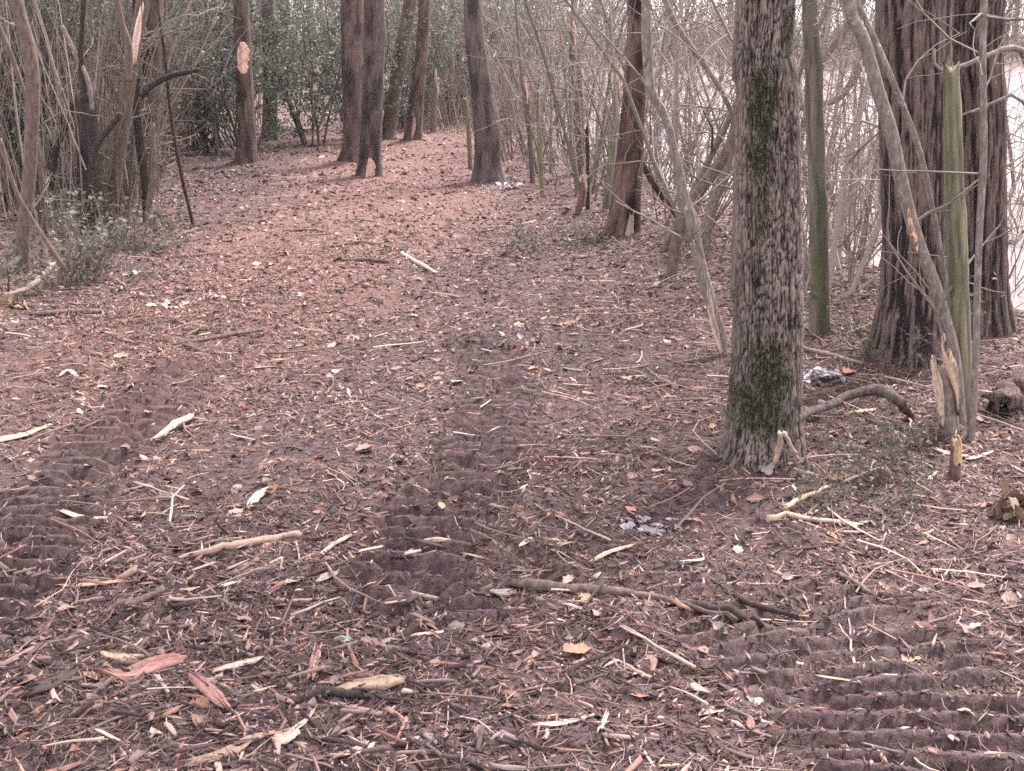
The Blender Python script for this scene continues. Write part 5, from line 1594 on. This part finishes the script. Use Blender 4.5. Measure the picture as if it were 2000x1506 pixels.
WC = [(0.10, 0.078, 0.070), (0.20, 0.158, 0.140), (0.28, 0.225, 0.20), (0.36, 0.30, 0.265), (0.17, 0.115, 0.10), (0.15, 0.135, 0.095)]
g8 = np.random.default_rng(88)
def region(n, y0, y1, fx0, fx1):
    y = g8.uniform(y0, y1, n)
    a = g8.random(n)
    x = fx0(y) * (1 - a) + fx1(y) * a
    return np.stack([x, y], -1)
whips('undergrowth', 'dense tangle of thin dead stems in the thicket left of the trail', region(3800, 10.2, 18, lambda y: verge_x(y) - 4.0, lambda y: verge_x(y) - 0.15), (0.5, 3.0), (0.003, 0.011), WC, 501, 0.13)
whips('undergrowth', 'dense tangle of thin stems along the flooded bank', region(340, 9.0, 24, lambda y: np.interp(y, BANK_Y, BANK_X) - 0.9, lambda y: np.interp(y, BANK_Y, BANK_X) + 0.6), (0.5, 2.6), (0.003, 0.010), WC, 502, 0.22)
whips('undergrowth', 'thin stems standing in the shallow flood water behind the oak', region(260, 8.0, 19, lambda y: 0.215 * y, lambda y: 0.42 * y), (0.6, 2.4), (0.003, 0.010), WC, 506, 0.28)
whips('undergrowth', 'thin stems in the flood water beyond the fluted trunk', region(130, 8.5, 18, lambda y: 0.35 * y, lambda y: 0.44 * y), (0.6, 2.6), (0.003, 0.011), WC, 507, 0.3)
whips('undergrowth', 'tangle of thin stems in the woods behind the trail end', region(1600, 19, 46, lambda y: -0.45 * y, lambda y: -0.19 * y), (0.8, 3.4), (0.004, 0.013), WC, 503)
whips('undergrowth', 'tangle of thin stems beyond the trunks at the trail end', region(1300, 21, 46, lambda y: -0.09 * y, lambda y: np.interp(y, BANK_Y, BANK_X)), (0.8, 3.4), (0.004, 0.013), WC, 504)
whips('undergrowth', 'brown brush across the flood water', region(4000, 72, 96, lambda y: -0.5 * y, lambda y: 0.5 * y), (3.5, 10.0), (0.016, 0.045), [(0.20, 0.145, 0.13), (0.27, 0.19, 0.165), (0.17, 0.125, 0.115)], 505)
# labels that say beside what each repeat stands
TALL = [('bent grey trunk', 50, 300), ('dark snag', 172, 330), ('leaning torn sapling', 235, 280), ('thin dark whip', 345, 300), ('blazed trunk', 480, 200), ('slim dark trunk', 527, 180), ('reddish paired trunk', 690, 200), ('dark notched trunk', 728, 200),
        ('greenish curving trunk', 770, 180), ('curved trunk', 945, 220), ('rusty broken stem', 1034, 260), ('greenish broken trunk', 1126, 180), ('scorched trunk', 1232, 300), ('splintered grey stem', 1330, 360), ('oak', 1500, 400),
        ('mossy post', 1594, 300), ('thick dark trunk', 1785, 300), ('broken green pole', 1866, 400), ('fluted trunk', 1912, 300)]
FLOOR = [('bent grey trunk', 43, 536), ('dark snag', 176, 462), ('thin dark whip', 377, 440), ('blazed trunk', 484, 322), ('notched trunk', 722, 342), ('curved trunk', 950, 352), ('scorched trunk', 1215, 455), ('splintered grey stem', 1412, 682),
         ('oak foot', 1489, 885), ('mossy post', 1603, 652), ('thick dark trunk', 1778, 688), ('splintered stump', 1852, 846), ('fallen branch with side twig', 1100, 1155), ('far end of the fallen branch', 1440, 1216), ('crosswise red slab', 300, 1310),
         ('pale hooked chunk', 552, 1446), ('barked log piece', 710, 1346), ('bone pale splinter', 330, 855), ('dark ended brown stick', 470, 1070), ('pale flat chip', 505, 970), ('yellowish splinter', 840, 1068), ('arching dark twig', 1170, 1290),
         ('big tread prints', 1800, 1380), ('lilac leaf patch', 1282, 1026), ('pale ended stick', 1600, 1018), ('dark bark chunk', 100, 1338), ('tan plank splinter', 160, 1000), ('far crosswise stick', 715, 478), ('long dark stick', 425, 660),
         ('middle track print', 960, 790), ('arched white splinter', 134, 732), ('brown leaf cluster', 1972, 1015), ('pink crosswise splinter', 1100, 1412), ('bent root', 1700, 770), ('red splinter line', 170, 1150), ('far pale straight stick', 815, 516)]
def to_px(p):
    x, y, z = p[0], p[1], p[2] - CAMH
    d = y * CP - z * SP
    return 1000 + F * x / d, 753 - F * (z * CP + y * SP) / d, d
byl = {}
for o in list(SC.objects):
    if o.parent or not o.get('group') or not o.get('label'): continue
    px, py, d = to_px(o.location)
    st_ = o.name.split('.')[0]
    if st_ in ('wood_chip', 'twig', 'dead_leaf'):
        if 'crumpled' in o['label'] or 'leaf scrap' in o['label'] or 'whitish' in o['label'] or 'bright pale' in o['label']: continue
        nm, lx, ly = min(FLOOR, key=lambda q: math.hypot(q[1] - px, (q[2] - py) * 1.6))
        k0 = o['label'].split(' lying')[0]
        o['label'] = k0 + (' lying beyond the ' if py < ly else ' lying in front of the ') + nm
    else:
        nm, lx, ly = min(TALL, key=lambda q: abs(q[1] - px))
        k0 = o['label']
        for w_ in (' in the wood across the flood water', ' in the dense thicket beside the trail', ' behind the blazed trunk', ' in the thicket left of the trail', ' standing along the flooded bank', ' on the flooded bank', ' in the woods behind the trail end', ' in the woods behind', ' by the flood water'):
            k0 = k0.replace(w_, '')
        o['label'] = k0 + (' across the water' if d > 64 and 'water' not in k0 else '') + ' seen behind the ' + nm
    byl.setdefault(o['label'], []).append((d, o))
for lb, L in byl.items():
    if len(L) > 1:
        L.sort(key=lambda q: q[0])
        for k_, w_ in enumerate(('nearest', 'second nearest', 'third nearest', 'fourth nearest', 'fifth nearest', 'sixth nearest', 'seventh nearest')):
            if k_ < len(L) and len(lb.split()) + len(w_.split()) <= 16:
                L[k_][1]['label'] = w_ + ' ' + lb
        if len(L) > 7 and len(lb.split()) < 16:
            L[-1][1]['label'] = 'farthest ' + lb
for p in SHRUBS + PALES + BARES + BROWN + LOWS + FAR + THICK + SLIM:
    if p.name not in used:
        for ch in list(p.children): bpy.data.objects.remove(ch)
        bpy.data.objects.remove(p)
